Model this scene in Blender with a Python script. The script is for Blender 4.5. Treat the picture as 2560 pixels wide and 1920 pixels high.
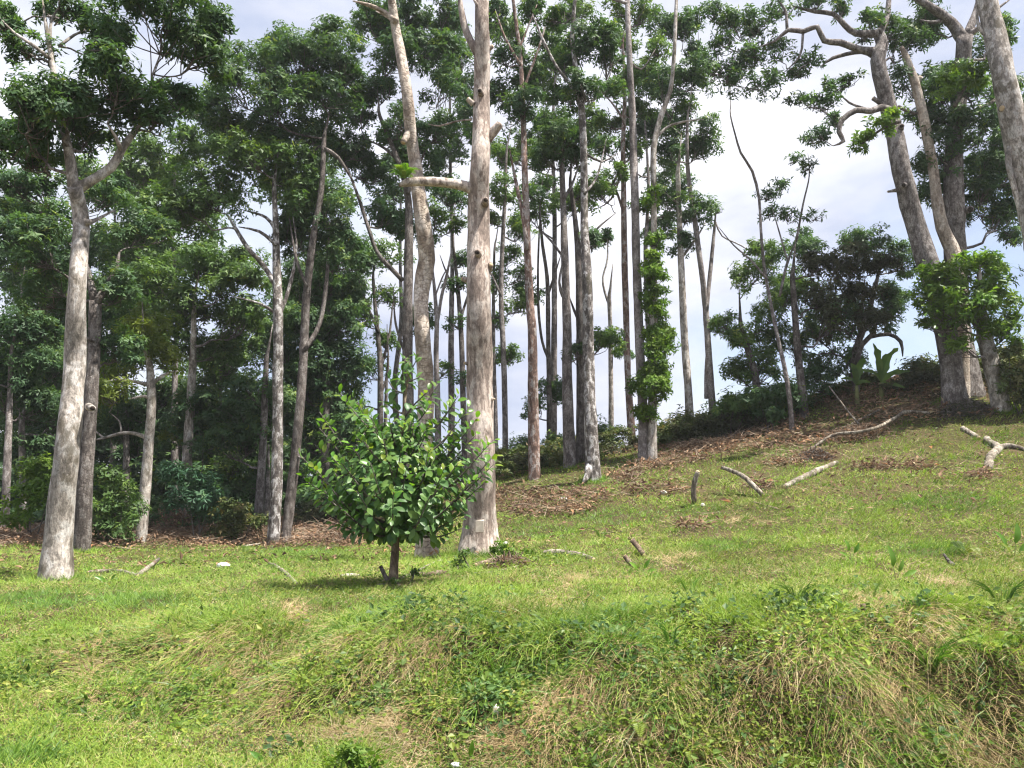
import bpy, math, random
import numpy as np
from mathutils import Vector

# ------------------------------------------------------------------ scene, camera, light
S = bpy.context.scene
for o in list(bpy.data.objects):
    bpy.data.objects.remove(o, do_unlink=True)
COL = S.collection
PITCH = math.radians(8.0)
F = 1671.0                       # focal length in units of a 2212 x 1659 picture
EYE = np.array([0.0, 0.0, 1.6])
cam_d = bpy.data.cameras.new('camera')
cam_d.sensor_width = 36.0
cam_d.lens = 36.0 * F / 2212.0
cam_d.clip_start = 0.05
cam_d.clip_end = 3000.0
cam = bpy.data.objects.new('camera', cam_d)
cam.location = EYE
cam.rotation_euler = (math.radians(90) + PITCH, 0, 0)
COL.objects.link(cam)
S.camera = cam

SUN_EL, SUN_AZ = math.radians(66), math.radians(110)   # azimuth clockwise from the view direction
sdir = Vector((math.sin(SUN_AZ) * math.cos(SUN_EL), math.cos(SUN_AZ) * math.cos(SUN_EL), math.sin(SUN_EL)))
sun_d = bpy.data.lights.new('sun', 'SUN')
sun_d.energy = 4.7
sun_d.angle = math.radians(1.0)
sun_d.color = (1.0, 0.95, 0.86)
sun = bpy.data.objects.new('sun', sun_d)
sun.rotation_euler = sdir.to_track_quat('Z', 'Y').to_euler()
sun.location = (20, 20, 40)
COL.objects.link(sun)

S.view_settings.view_transform = 'Standard'
S.view_settings.look = 'None'
S.view_settings.exposure = 1.35
S.view_settings.gamma = 1.0
S.view_settings.use_curve_mapping = False
S.render.engine = 'CYCLES'
S.cycles.max_bounces = 7
S.cycles.diffuse_bounces = 4
S.cycles.glossy_bounces = 2
S.cycles.transmission_bounces = 3
S.cycles.sample_clamp_indirect = 4.0
S.cycles.use_denoising = True
S.cycles.denoiser = 'OPENIMAGEDENOISE'
S.cycles.denoising_input_passes = 'RGB_ALBEDO_NORMAL'
S.cycles.denoising_prefilter = 'ACCURATE'
S.cycles.caustics_reflective = False
S.cycles.caustics_refractive = False
S.cycles.filter_width = 1.2

W = bpy.data.worlds.new('World')
S.world = W
W.use_nodes = True
nt = W.node_tree
nt.nodes.clear()


def N(t, k, **kw):
    n = t.nodes.new(k)
    for a, b in kw.items():
        setattr(n, a, b)
    return n


def ramp(t, src, stops, interp='LINEAR'):
    r = N(t, 'ShaderNodeValToRGB')
    r.color_ramp.interpolation = interp
    e = r.color_ramp.elements
    while len(e) < len(stops):
        e.new(0.5)
    for i, (p, c) in enumerate(stops):
        e[i].position = p
        e[i].color = (c[0], c[1], c[2], 1) if hasattr(c, '__len__') else (c, c, c, 1)
    t.links.new(src, r.inputs[0])
    return r.outputs[0]


def mixc(t, fac, a, b, mode='MIX'):
    m = N(t, 'ShaderNodeMix', data_type='RGBA', blend_type=mode)
    for s, v in ((m.inputs[0], fac), (m.inputs[6], a), (m.inputs[7], b)):
        if isinstance(v, bpy.types.NodeSocket):
            t.links.new(v, s)
        elif hasattr(v, '__len__'):
            s.default_value = (v[0], v[1], v[2], 1)
        else:
            s.default_value = v
    return m.outputs[2]


def noise(t, vec, scale, detail=4, rough=0.55, dist=0.0):
    n = N(t, 'ShaderNodeTexNoise')
    n.inputs['Scale'].default_value = scale
    n.inputs['Detail'].default_value = detail
    n.inputs['Roughness'].default_value = rough
    n.inputs['Distortion'].default_value = dist
    if vec is not None:
        t.links.new(vec, n.inputs['Vector'])
    return n.outputs[0]


def mapping(t, vec, scale=(1, 1, 1), loc=(0, 0, 0), rot=(0, 0, 0)):
    m = N(t, 'ShaderNodeMapping')
    m.inputs['Scale'].default_value = scale
    m.inputs['Location'].default_value = loc
    m.inputs['Rotation'].default_value = rot
    t.links.new(vec, m.inputs['Vector'])
    return m.outputs[0]


sky = N(nt, 'ShaderNodeTexSky', sky_type='NISHITA')
sky.sun_disc = False
sky.sun_elevation = SUN_EL
sky.sun_rotation = SUN_AZ
sky.air_density = 1.0
sky.dust_density = 1.5
sky_s = mixc(nt, 1.0, sky.outputs[0], (0.10, 0.10, 0.10), 'MULTIPLY')
wtc = N(nt, 'ShaderNodeTexCoord')
wv = mapping(nt, wtc.outputs['Generated'], (1.0, 1.0, 2.3))
n1 = noise(nt, mapping(nt, wv, loc=(3.1, 7.7, 0.6)), 1.7, 7, 0.55, 0.3)
n2 = noise(nt, mapping(nt, wv, loc=(9.3, 1.2, 4.0)), 1.3, 6, 0.6, 0.2)
cover = ramp(nt, n1, [(0.36, 0.45), (0.54, 1.0)])
cloud = ramp(nt, n2, [(0.38, (0.245, 0.28, 0.375)), (0.49, (0.37, 0.385, 0.445)), (0.6, (0.50, 0.505, 0.54))])
bgc = mixc(nt, cover, sky_s, cloud)
bg = N(nt, 'ShaderNodeBackground')
bg.inputs[1].default_value = 0.92
nt.links.new(bgc, bg.inputs[0])
wo = N(nt, 'ShaderNodeOutputWorld')
nt.links.new(bg.outputs[0], wo.inputs[0])

rs = np.random.RandomState(7)
random.seed(7)


# ------------------------------------------------------------------ projection and noise
def ray(u, v):
    x = (np.asarray(u, float) - 1106.0) / F
    y = (829.5 - np.asarray(v, float)) / F
    c, s = math.cos(PITCH), math.sin(PITCH)
    return np.stack([x, c - s * y, s + c * y], -1)


def at(u, v, Y):
    d = ray(u, v)
    return EYE + d * (np.asarray(Y, float) / d[..., 1])[..., None]


def proj(P):
    q = P - EYE
    c, s = math.cos(PITCH), math.sin(PITCH)
    dz = q[..., 1] * c + q[..., 2] * s
    dz = np.where(np.abs(dz) < 1e-3, 1e-3, dz)
    uy = -q[..., 1] * s + q[..., 2] * c
    return 1106 + F * q[..., 0] / dz, 829.5 - F * uy / dz


def mpp(Y):
    return Y / F / math.cos(PITCH)


def hsh(ix, iy, iz, seed):
    m = np.uint64(0xffffffff)
    h = (ix.astype(np.int64) * 374761393 + iy.astype(np.int64) * 668265263 + iz.astype(np.int64) * 1440662683 + seed * 974634777)
    h = h.astype(np.uint64) & m
    h = ((h ^ (h >> np.uint64(13))) * np.uint64(1274126177)) & m
    h = ((h ^ (h >> np.uint64(15))) * np.uint64(2246822519)) & m
    return ((h ^ (h >> np.uint64(16))) & m).astype(float) / 4294967295.0


def vn(P, scale=1.0, seed=0, octv=1):
    P = np.asarray(P, float)
    out = np.zeros(P.shape[:-1])
    amp, tot = 1.0, 0.0
    for k in range(octv):
        q = P * scale * (2.03 ** k) + 17.3 * k
        i = np.floor(q).astype(np.int64)
        f = q - i
        f = f * f * (3 - 2 * f)
        r = 0
        for dx in (0, 1):
            wx = f[..., 0] if dx else 1 - f[..., 0]
            for dy in (0, 1):
                wy = f[..., 1] if dy else 1 - f[..., 1]
                for dz in (0, 1):
                    wz = f[..., 2] if dz else 1 - f[..., 2]
                    r = r + wx * wy * wz * hsh(i[..., 0] + dx, i[..., 1] + dy, i[..., 2] + dz, seed + k)
        out += amp * (r * 2 - 1)
        tot += amp
        amp *= 0.5
    return out / tot


def vn2(x, y, scale=1.0, seed=0, octv=1):
    return vn(np.stack([x, y, np.zeros_like(x)], -1), scale, seed, octv)


# ------------------------------------------------------------------ terrain
CT = [  # picture position and distance of points on the ground
    (0, 1659, 4.7), (0, 1560, 5.4), (0, 1470, 6.3), (0, 1370, 7.4), (0, 1300, 9.0), (0, 1250, 11.5), (0, 1180, 17), (0, 1130, 25),
    (500, 1659, 4.75), (500, 1590, 5.3), (500, 1500, 6.05), (500, 1420, 6.4), (500, 1348, 6.8), (500, 1310, 7.7), (500, 1270, 9.5), (500, 1215, 13.5), (540, 1175, 20),
    (115, 1255, 12.3), (300, 1165, 20), (300, 1115, 27), (700, 1110, 27),
    (850, 1659, 4.8), (850, 1590, 5.25), (850, 1460, 5.75), (850, 1350, 6.25), (850, 1315, 7.2), (850, 1265, 9.0), (920, 1205, 13.2), (880, 1150, 18), (1035, 1198, 12.6),
    (1300, 1659, 4.9), (1300, 1540, 5.2), (1300, 1430, 5.55), (1300, 1350, 6.0), (1300, 1310, 7.0), (1300, 1250, 9), (1300, 1180, 12), (1300, 1100, 15.5), (1280, 1037, 18.3), (1155, 1030, 20.5), (1060, 1040, 22),
    (1550, 1250, 8.6), (1550, 1150, 12), (1550, 1060, 15.5), (1400, 990, 20), (1560, 960, 20.5),
    (1800, 1659, 4.85), (1800, 1500, 5.1), (1800, 1390, 5.35), (1800, 1325, 5.75), (1800, 1290, 6.6), (1800, 1220, 8.5), (1800, 1120, 12), (1800, 1000, 16.5), (1800, 920, 19.5), (1780, 870, 22),
    (2212, 1659, 4.75), (2212, 1500, 4.95), (2212, 1380, 5.2), (2212, 1325, 5.6), (2212, 1290, 6.5), (2212, 1220, 8.5), (2212, 1100, 12), (2212, 980, 15.5), (2160, 885, 18.5), (2212, 800, 22), (2050, 815, 21),
    (2700, 1320, 6), (2700, 1050, 13), (2800, 800, 21), (-500, 1250, 10), (-500, 1500, 5.5), (-600, 1160, 20)]
cp = np.array([at(*c) for c in CT])
extra = np.array([(-8, 3, -.05), (-3, 3, -.05), (0, 2, 0), (3, 3, 0), (8, 3, .1), (-8, -5, 0), (0, -5, 0), (8, -5, 0),
                  (-30, 40, .4), (-15, 40, .5), (0, 36, -.2), (8, 38, 0.5), (16, 40, 2.0), (28, 40, 3), (-30, 10, -.4), (30, 12, 3), (0, 50, -3.5), (20, 52, -1), (-25, 55, -2)])
cp = np.vstack([cp, extra])


def tps_k(d2):
    return 0.5 * d2 * np.log(d2 + 1e-9)


n_ = len(cp)
A_ = np.zeros((n_ + 3, n_ + 3))
d2_ = ((cp[:, None, :2] - cp[None, :, :2]) ** 2).sum(-1)
A_[:n_, :n_] = tps_k(d2_) + np.eye(n_) * 0.004
A_[:n_, n_] = 1
A_[:n_, n_ + 1:] = cp[:, :2]
A_[n_:, :n_] = A_[:n_, n_:].T
sol_ = np.linalg.solve(A_, np.concatenate([cp[:, 2], np.zeros(3)]))


def height_exact(x, y):
    x = np.asarray(x, float)
    y = np.asarray(y, float)
    xf, yf = x.ravel(), y.ravel()
    xc, yc = np.clip(xf, -36, 36), np.clip(yf, -6, 58)
    out = np.zeros_like(xf)
    for s in range(0, len(xf), 40000):
        e = s + 40000
        d2 = (xc[s:e, None] - cp[None, :, 0]) ** 2 + (yc[s:e, None] - cp[None, :, 1]) ** 2
        out[s:e] = tps_k(d2) @ sol_[:n_] + sol_[n_] + xc[s:e] * sol_[n_ + 1] + yc[s:e] * sol_[n_ + 2]
    r = np.hypot(xf, yf)
    w = np.clip((r - 42) / 40, 0, 1)
    w = w * w * (3 - 2 * w)
    far = -5.0 + 1.5 * np.sin(xf * .013) * np.cos(yf * .011)
    return (out * (1 - w) + far * w).reshape(x.shape)


HX, HY = np.arange(-36, 36.01, .09), np.arange(-6, 58.01, .09)
HG = height_exact(*np.meshgrid(HX, HY))


def height0(x, y):
    """table lookup inside the mapped square, exact formula outside"""
    x = np.asarray(x, float)
    y = np.asarray(y, float)
    fx = np.clip((x - HX[0]) / .09, 0, len(HX) - 1.001)
    fy = np.clip((y - HY[0]) / .09, 0, len(HY) - 1.001)
    i, j = fx.astype(int), fy.astype(int)
    a, b = fx - i, fy - j
    z = (HG[j, i] * (1 - a) + HG[j, i + 1] * a) * (1 - b) + (HG[j + 1, i] * (1 - a) + HG[j + 1, i + 1] * a) * b
    out = (np.abs(x) > 35.8) | (y < -5.8) | (y > 57.8)
    if out.any():
        z = np.where(out, height_exact(x, y), z) if z.size < 80000 else z
    return z


def bank_w(x, y, z):
    """steep, tussocky face of the bank in front"""
    yc = 5.75 - .22 * np.clip(x, -4, 4)
    return np.exp(-((y - yc) / 0.62) ** 2) * np.clip((x + 5.5) / 4, .25, 1)


def height(x, y):
    z = height0(x, y)
    a = 0.045 + 0.10 * bank_w(x, y, z)
    r = np.hypot(x, y)
    fade = np.clip(1.4 - r / 60, 0, 1)
    return z + fade * (a * vn2(x, y, 1.3, 3, 2) + 0.035 * vn2(x, y, 4.5, 11, 2) + bank_w(x, y, z) * (.17 * vn2(x, y, 3.0, 21, 2) + .07 * vn2(x, y, 8.0, 23, 2)))


def gz(x, y):
    return float(height(np.array([float(x)]), np.array([float(y)]))[0])


def hit(u, v, far=60.0):
    d = ray(u, v)
    t = np.linspace(2.5, far, 1200)
    P = EYE + d * t[:, None]
    h = height0(P[:, 0], P[:, 1])
    b = np.where(P[:, 2] < h)[0]
    k = b[0] if len(b) else int(np.argmin(np.where(t > 12, P[:, 2] - h, 99)))
    p = P[k]
    return np.array([p[0], p[1], gz(p[0], p[1])])


# ------------------------------------------------------------------ mesh helpers
def newmesh(name, V, faces, mat, smooth=False, attrs=None, sizes=None):
    """faces: int array (n,k), or a flat loop array with sizes"""
    me = bpy.data.meshes.new(name)
    V = np.asarray(V, np.float32)
    me.vertices.add(len(V))
    me.vertices.foreach_set('co', V.ravel())
    if sizes is None:
        faces = np.asarray(faces, np.int32)
        sizes = np.full(len(faces), faces.shape[1], np.int32)
        flat = faces.ravel()
    else:
        flat = np.asarray(faces, np.int32)
        sizes = np.asarray(sizes, np.int32)
    me.loops.add(len(flat))
    me.loops.foreach_set('vertex_index', flat)
    me.polygons.add(len(sizes))
    st = np.zeros(len(sizes), np.int32)
    st[1:] = np.cumsum(sizes)[:-1]
    me.polygons.foreach_set('loop_start', st)
    try:
        me.polygons.foreach_set('loop_total', sizes)
    except Exception:
        pass
    me.polygons.foreach_set('use_smooth', np.full(len(sizes), bool(smooth)))
    for k, a in (attrs or {}).items():
        at_ = me.attributes.new(k, 'FLOAT', 'POINT')
        at_.data.foreach_set('value', np.asarray(a, np.float32))
    me.update(calc_edges=True)
    me.validate()
    if mat:
        me.materials.append(mat)
    return me


def link(name, me, parent=None, loc=None, kind=None):
    o = bpy.data.objects.new(name, me)
    COL.objects.link(o)
    if parent is not None:
        o.parent = parent
    if loc is not None:
        o.location = loc
    if kind:
        o['kind'] = kind
    return o


def tag(o, label=None, cat=None, group=None, kind=None):
    for k, v in (('label', label), ('category', cat), ('group', group), ('kind', kind)):
        if v:
            o[k] = v
    return o


def empty(name, loc, label, cat, group=None):
    o = bpy.data.objects.new(name, None)
    o.empty_display_size = 0.3
    COL.objects.link(o)
    o.location = [float(c) for c in loc]
    return tag(o, label, cat, group)


def catmull(P, step):
    P = np.asarray(P, float)
    if len(P) < 3:
        n = max(2, int(np.linalg.norm(P[1, :3] - P[0, :3]) / step) + 1)
        t = np.linspace(0, 1, n)[:, None]
        return P[0] * (1 - t) + P[1] * t
    Q = np.vstack([2 * P[0] - P[1], P, 2 * P[-1] - P[-2]])
    out = []
    for i in range(1, len(Q) - 2):
        n = max(2, int(np.linalg.norm(Q[i + 1, :3] - Q[i, :3]) / step))
        t = np.linspace(0, 1, n, endpoint=False)[:, None]
        a, b, c, d = Q[i - 1], Q[i], Q[i + 1], Q[i + 2]
        out.append(.5 * (2 * b + (c - a) * t + (2 * a - 5 * b + 4 * c - d) * t ** 2 + (3 * b - a - 3 * c + d) * t ** 3))
    out.append(P[-1:])
    return np.vstack(out)


def tube(P, R, seg=8, lump=0.0, seed=0, flare=None, lscale=3.0):
    """closed tube along P with radii R; returns V, quads, and end caps as fans"""
    P = np.asarray(P, float)
    R = np.asarray(R, float)
    n = len(P)
    T = np.gradient(P, axis=0)
    T /= np.linalg.norm(T, axis=1, keepdims=True) + 1e-12
    ref = np.array([0., 1., 0.]) if abs(T[0, 1]) < .8 else np.array([1., 0., 0.])
    e1 = np.cross(T[0], ref)
    e1 /= np.linalg.norm(e1)
    E1 = np.zeros_like(P)
    for i in range(n):
        e1 = e1 - T[i] * (e1 @ T[i])
        e1 /= np.linalg.norm(e1) + 1e-12
        E1[i] = e1
    E2 = np.cross(T, E1)
    th = np.linspace(0, 2 * np.pi, seg, endpoint=False)
    D = E1[:, None, :] * np.cos(th)[None, :, None] + E2[:, None, :] * np.sin(th)[None, :, None]
    RR = np.repeat(R[:, None], seg, 1)
    if lump:
        q = P[:, None, :] * lscale + D * 0.9
        RR = RR * (1 + lump * vn(q, 1.0, seed, 3) * 1.6)
    if flare is not None:
        RR = RR * flare(P, th)
    V = (P[:, None, :] + D * RR[:, :, None]).reshape(-1, 3)
    i = np.arange(n - 1)[:, None] * seg
    j = np.arange(seg)[None, :]
    j2 = (j + 1) % seg
    q = np.stack([i + j, i + j2, i + seg + j2, i + seg + j], -1).reshape(-1, 4)
    V = np.vstack([V, P[0], P[-1]])
    a, b = len(V) - 2, len(V) - 1
    k = np.arange(seg)
    tri = np.vstack([np.stack([np.full(seg, a), (k + 1) % seg, k], -1),
                     np.stack([np.full(seg, b), (n - 1) * seg + k, (n - 1) * seg + (k + 1) % seg], -1)])
    return V, q, tri


class MB:
    def __init__(s):
        s.V, s.L, s.S, s.n = [], [], [], 0

    def add(s, V, *fs):
        s.V.append(np.asarray(V, float))
        for f in fs:
            f = np.asarray(f)
            s.L.append((f + s.n).ravel())
            s.S.append(np.full(len(f), f.shape[1]))
        s.n += len(V)

    def tube(s, *a, **k):
        s.add(*tube(*a, **k))

    def mesh(s, name, mat, loc=(0, 0, 0), smooth=True):
        return newmesh(name, np.vstack(s.V) - np.asarray(loc, float), np.concatenate(s.L), mat, smooth, sizes=np.concatenate(s.S))


def norm(v):
    return v / (np.linalg.norm(v, axis=-1, keepdims=True) + 1e-12)


def rdir(n):
    return norm(rs.normal(size=(n, 3)))


def leaves(P, A, Nn, L, Wd, droop=.12, fold=.18):
    """kite shaped leaves, one bent quad each"""
    A = norm(A)
    Nn = norm(Nn - A * (A * Nn).sum(-1, keepdims=True))
    Sd = np.cross(A, Nn)
    L = np.broadcast_to(L, (len(P),))[:, None]
    Wd = np.broadcast_to(Wd, (len(P),))[:, None]
    m = P + A * L * .45
    V = np.stack([P, m + Sd * Wd * .5 + Nn * Wd * fold, P + A * L - Nn * L * droop, m - Sd * Wd * .5 + Nn * Wd * fold], 1)
    n = len(P)
    return V.reshape(-1, 3), np.arange(4 * n).reshape(n, 4)


def whorls(C, Ax, k, L, Wd, th=(55, 100)):
    """rosettes of k leaves at points C around axes Ax"""
    n = len(C)
    Ax = norm(Ax)
    r = np.where(np.abs(Ax[:, 2:3]) < .9, np.array([[0, 0, 1.]]), np.array([[1., 0, 0]]))
    e1 = norm(np.cross(Ax, r))
    e2 = np.cross(Ax, e1)
    ph = (np.arange(k)[None] * 2 * np.pi / k * 1.0 + rs.uniform(0, 6.28, (n, 1)) + rs.normal(0, .35, (n, k)))
    t = np.radians(rs.uniform(th[0], th[1], (n, k)))
    D = Ax[:, None] * np.cos(t)[..., None] + (e1[:, None] * np.cos(ph)[..., None] + e2[:, None] * np.sin(ph)[..., None]) * np.sin(t)[..., None]
    D[..., 2] -= .18
    P = np.repeat(C[:, None], k, 1) + rs.normal(0, .012, (n, k, 3)) - Ax[:, None] * (rs.uniform(0, .06, (n, k, 1)))
    NN = np.repeat(Ax[:, None], k, 1) + rs.normal(0, .22, (n, k, 3))
    l = L * rs.uniform(.65, 1.15, (n, k))
    w = Wd * rs.uniform(.75, 1.15, (n, k))
    return P.reshape(-1, 3), D.reshape(-1, 3), NN.reshape(-1, 3), l.ravel(), w.ravel()


# ------------------------------------------------------------------ materials
def mat_new(name):
    m = bpy.data.materials.new(name)
    m.use_nodes = True
    m.node_tree.nodes.clear()
    return m, m.node_tree


def finish(t, surf):
    o = N(t, 'ShaderNodeOutputMaterial')
    t.links.new(surf, o.inputs[0])


def leaf_mat(name, stops, trans=.3, rough=.5, spec=.22, tcol=(1.25, 1.35, .55), attr=True, nscale=.9):
    m, t = mat_new(name)
    if attr:
        a = N(t, 'ShaderNodeAttribute', attribute_name='rnd')
        v = a.outputs['Fac']
    else:
        v = N(t, 'ShaderNodeObjectInfo').outputs['Random']
    c = ramp(t, v, stops)
    g = N(t, 'ShaderNodeNewGeometry')
    nz = noise(t, g.outputs['Position'], nscale, 3)
    c = mixc(t, 1.0, c, ramp(t, nz, [(.3, .68), (.7, 1.32)]), 'MULTIPLY')
    p = N(t, 'ShaderNodeBsdfPrincipled')
    t.links.new(c, p.inputs['Base Color'])
    p.inputs['Roughness'].default_value = rough
    p.inputs['Specular IOR Level'].default_value = spec
    tr = N(t, 'ShaderNodeBsdfTranslucent')
    t.links.new(mixc(t, 1.0, c, tcol, 'MULTIPLY'), tr.inputs[0])
    mx = N(t, 'ShaderNodeMixShader')
    mx.inputs[0].default_value = trans
    t.links.new(p.outputs[0], mx.inputs[1])
    t.links.new(tr.outputs[0], mx.inputs[2])
    finish(t, mx.outputs[0])
    return m


def bark_mat(name, base, dark, pale, patch=.5, scale=6.0, streak=.5, moss=None, cracks=0.0, spots=0.0):
    m, t = mat_new(name)
    tc = N(t, 'ShaderNodeTexCoord').outputs['Object']
    oi = N(t, 'ShaderNodeObjectInfo').outputs['Random']
    add = N(t, 'ShaderNodeVectorMath', operation='ADD')
    t.links.new(tc, add.inputs[0])
    cx = N(t, 'ShaderNodeCombineXYZ')
    mu = N(t, 'ShaderNodeMath', operation='MULTIPLY')
    t.links.new(oi, mu.inputs[0])
    mu.inputs[1].default_value = 40
    t.links.new(mu.outputs[0], cx.inputs[2])
    t.links.new(cx.outputs[0], add.inputs[1])
    v = add.outputs[0]
    st = noise(t, mapping(t, v, (1, 1, .09)), scale * 3.2, 6, .6, .3)
    bl = noise(t, mapping(t, v, (1, 1, .55)), scale, 6, .62, .4)
    big = noise(t, mapping(t, v, (1, 1, .4)), scale * .28, 4, .6)
    fine = noise(t, mapping(t, v, (1, 1, .5)), scale * 4, 6, .75)
    c = mixc(t, ramp(t, st, [(.43, 0), (.54, 1)]), dark, base)
    c = mixc(t, streak, base, c)
    c = mixc(t, ramp(t, bl, [(.40, 1), (.47, 0)]), c, mixc(t, .25, dark, base))
    f2 = N(t, 'ShaderNodeMath', operation='MULTIPLY')
    t.links.new(ramp(t, bl, [(.52, 0), (.56, 1)]), f2.inputs[0])
    f2.inputs[1].default_value = patch
    c = mixc(t, f2.outputs[0], c, pale)
    c = mixc(t, 1.0, c, ramp(t, fine, [(.36, .6), (.64, 1.35)]), 'MULTIPLY')
    c = mixc(t, 1.0, c, ramp(t, big, [(.36, .66), (.64, 1.25)]), 'MULTIPLY')
    if moss:
        f3 = N(t, 'ShaderNodeMath', operation='MULTIPLY')
        t.links.new(ramp(t, noise(t, mapping(t, v, (1, 1, .5), (5, 3, 1)), scale * .5, 5, .65), [(.54, 0), (.62, 1)]), f3.inputs[0])
        f3.inputs[1].default_value = .75
        c = mixc(t, f3.outputs[0], c, moss)
    hgt = mixc(t, .5, st, bl)
    hgt = mixc(t, .35, hgt, fine)
    if cracks:
        w = N(t, 'ShaderNodeTexVoronoi', feature='DISTANCE_TO_EDGE')
        w.inputs['Scale'].default_value = scale * 1.3
        t.links.new(mapping(t, v, (1, 1, 2.2)), w.inputs['Vector'])
        ck = ramp(t, w.outputs[0], [(0.0, 0), (.07, 1)])
        cc = mixc(t, ck, mixc(t, .7, base, dark), c)
        c = mixc(t, cracks, c, cc)
        hgt = mixc(t, .3, hgt, ck)
    if spots:
        vo = N(t, 'ShaderNodeTexVoronoi')
        vo.inputs['Scale'].default_value = scale * 1.6
        t.links.new(mapping(t, v, (1, 1, 1.5)), vo.inputs['Vector'])
        nz = noise(t, v, scale * 1.1, 5, .7)
        ad = N(t, 'ShaderNodeMath', operation='ADD')
        t.links.new(vo.outputs[0], ad.inputs[0])
        t.links.new(nz, ad.inputs[1])
        sp = ramp(t, ad.outputs[0], [(.52, spots), (.62, 0)])
        c = mixc(t, sp, c, mixc(t, .25, dark, base))
    p = N(t, 'ShaderNodeBsdfPrincipled')
    t.links.new(c, p.inputs['Base Color'])
    p.inputs['Roughness'].default_value = .9
    p.inputs['Specular IOR Level'].default_value = .15
    b = N(t, 'ShaderNodeBump')
    b.inputs['Strength'].default_value = .9
    b.inputs['Distance'].default_value = .05
    t.links.new(hgt, b.inputs['Height'])
    t.links.new(b.outputs[0], p.inputs['Normal'])
    finish(t, p.outputs[0])
    return m


def plain_mat(name, a, b, scale=8, rough=.85, spec=.2, bump=.3):
    m, t = mat_new(name)
    tc = N(t, 'ShaderNodeTexCoord').outputs['Object']
    nz = noise(t, tc, scale, 6, .65)
    p = N(t, 'ShaderNodeBsdfPrincipled')
    t.links.new(ramp(t, nz, [(.32, a), (.68, b)]), p.inputs['Base Color'])
    p.inputs['Roughness'].default_value = rough
    p.inputs['Specular IOR Level'].default_value = spec
    bm = N(t, 'ShaderNodeBump')
    bm.inputs['Strength'].default_value = bump
    bm.inputs['Distance'].default_value = .02
    t.links.new(nz, bm.inputs['Height'])
    t.links.new(bm.outputs[0], p.inputs['Normal'])
    finish(t, p.outputs[0])
    return m


M = {}
M['dead'] = bark_mat('dead_wood_bark', (.45, .375, .325), (.17, .128, .108), (.57, .51, .46), .55, 4.6, .8, spots=.8)
M['deadpale'] = bark_mat('pale_dead_bark', (.50, .425, .355), (.22, .165, .13), (.61, .545, .485), .6, 4.5, .5, cracks=.4, spots=.5)
M['pale'] = bark_mat('pale_grey_bark', (.41, .365, .325), (.13, .115, .10), (.55, .525, .50), .7, 7.0, .35, moss=(.10, .085, .06), spots=.9)
M['mottled'] = bark_mat('mottled_lichen_bark', (.27, .24, .22), (.05, .043, .042), (.56, .54, .53), .95, 9.0, .6, moss=(.11, .10, .07), cracks=.3)
M['ringed'] = bark_mat('ringed_grey_bark', (.33, .29, .275), (.13, .11, .105), (.45, .425, .415), .5, 7.0, .25, cracks=.8)
M['red'] = bark_mat('reddish_bark', (.27, .18, .145), (.075, .052, .046), (.44, .41, .39), .7, 8.0, .6, spots=.6)
M['dark'] = bark_mat('dark_rough_bark', (.165, .142, .128), (.055, .047, .044), (.28, .26, .245), .55, 8.0, .5, cracks=.4)
M['grey'] = bark_mat('grey_scaly_bark', (.25, .22, .205), (.075, .063, .06), (.40, .375, .365), .6, 9.0, .5, cracks=.6, spots=.5)
M['twig'] = bark_mat('twig_bark', (.14, .12, .105), (.05, .043, .04), (.25, .23, .21), .4, 6.0, .4)
M['log'] = bark_mat('weathered_log', (.29, .25, .20), (.09, .072, .055), (.44, .40, .34), .55, 7.0, .85, spots=.9)
M['logdark'] = bark_mat('brown_log', (.21, .155, .11), (.07, .05, .038), (.33, .27, .21), .45, 7.0, .6)
M['cut'] = plain_mat('cut_wood', (.42, .30, .17), (.58, .45, .29), 20)
M['hollow'] = plain_mat('rotten_heartwood', (.02, .015, .012), (.06, .045, .035), 14)
M['stone'] = plain_mat('pale_stone', (.42, .40, .36), (.65, .63, .58), 9)
M['white'] = plain_mat('white_plastic', (.72, .72, .70), (.85, .85, .84), 5, .45, .4, .1)
M['tagm'] = plain_mat('weathered_board', (.40, .34, .28), (.52, .46, .39), 9)

# greens: foliage base colours
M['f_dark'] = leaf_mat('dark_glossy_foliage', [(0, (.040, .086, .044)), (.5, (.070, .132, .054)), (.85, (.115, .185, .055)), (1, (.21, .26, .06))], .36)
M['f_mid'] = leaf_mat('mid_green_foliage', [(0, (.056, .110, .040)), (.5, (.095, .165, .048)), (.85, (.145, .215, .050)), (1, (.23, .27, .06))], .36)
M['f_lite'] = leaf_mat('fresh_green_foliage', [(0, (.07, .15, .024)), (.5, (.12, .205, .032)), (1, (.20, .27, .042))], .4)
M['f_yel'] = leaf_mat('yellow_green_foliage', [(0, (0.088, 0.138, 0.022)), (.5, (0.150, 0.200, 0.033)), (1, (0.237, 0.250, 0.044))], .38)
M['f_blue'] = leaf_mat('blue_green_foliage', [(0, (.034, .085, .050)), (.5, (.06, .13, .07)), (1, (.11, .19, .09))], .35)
M['f_brown'] = leaf_mat('withered_brown_foliage', [(0, (.044, .052, .034)), (.45, (.070, .080, .042)), (.75, (.10, .10, .05)), (.84, (.075, .125, .04)), (1, (.11, .17, .045))], .25, .7, .1, (1.2, 1.1, .7))
M['f_under'] = leaf_mat('undergrowth_foliage', [(0, (.05, .08, .03)), (.4, (.09, .125, .038)), (.7, (.15, .145, .055)), (1, (.21, .16, .085))], .3, .6, .2)
M['litter'] = leaf_mat('dry_litter', [(0, (.13, .08, .055)), (.4, (.24, .155, .10)), (.75, (.34, .225, .14)), (.93, (.42, .205, .09)), (1, (.46, .37, .24))], .15, .8, .1, (1, 1, 1))
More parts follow.
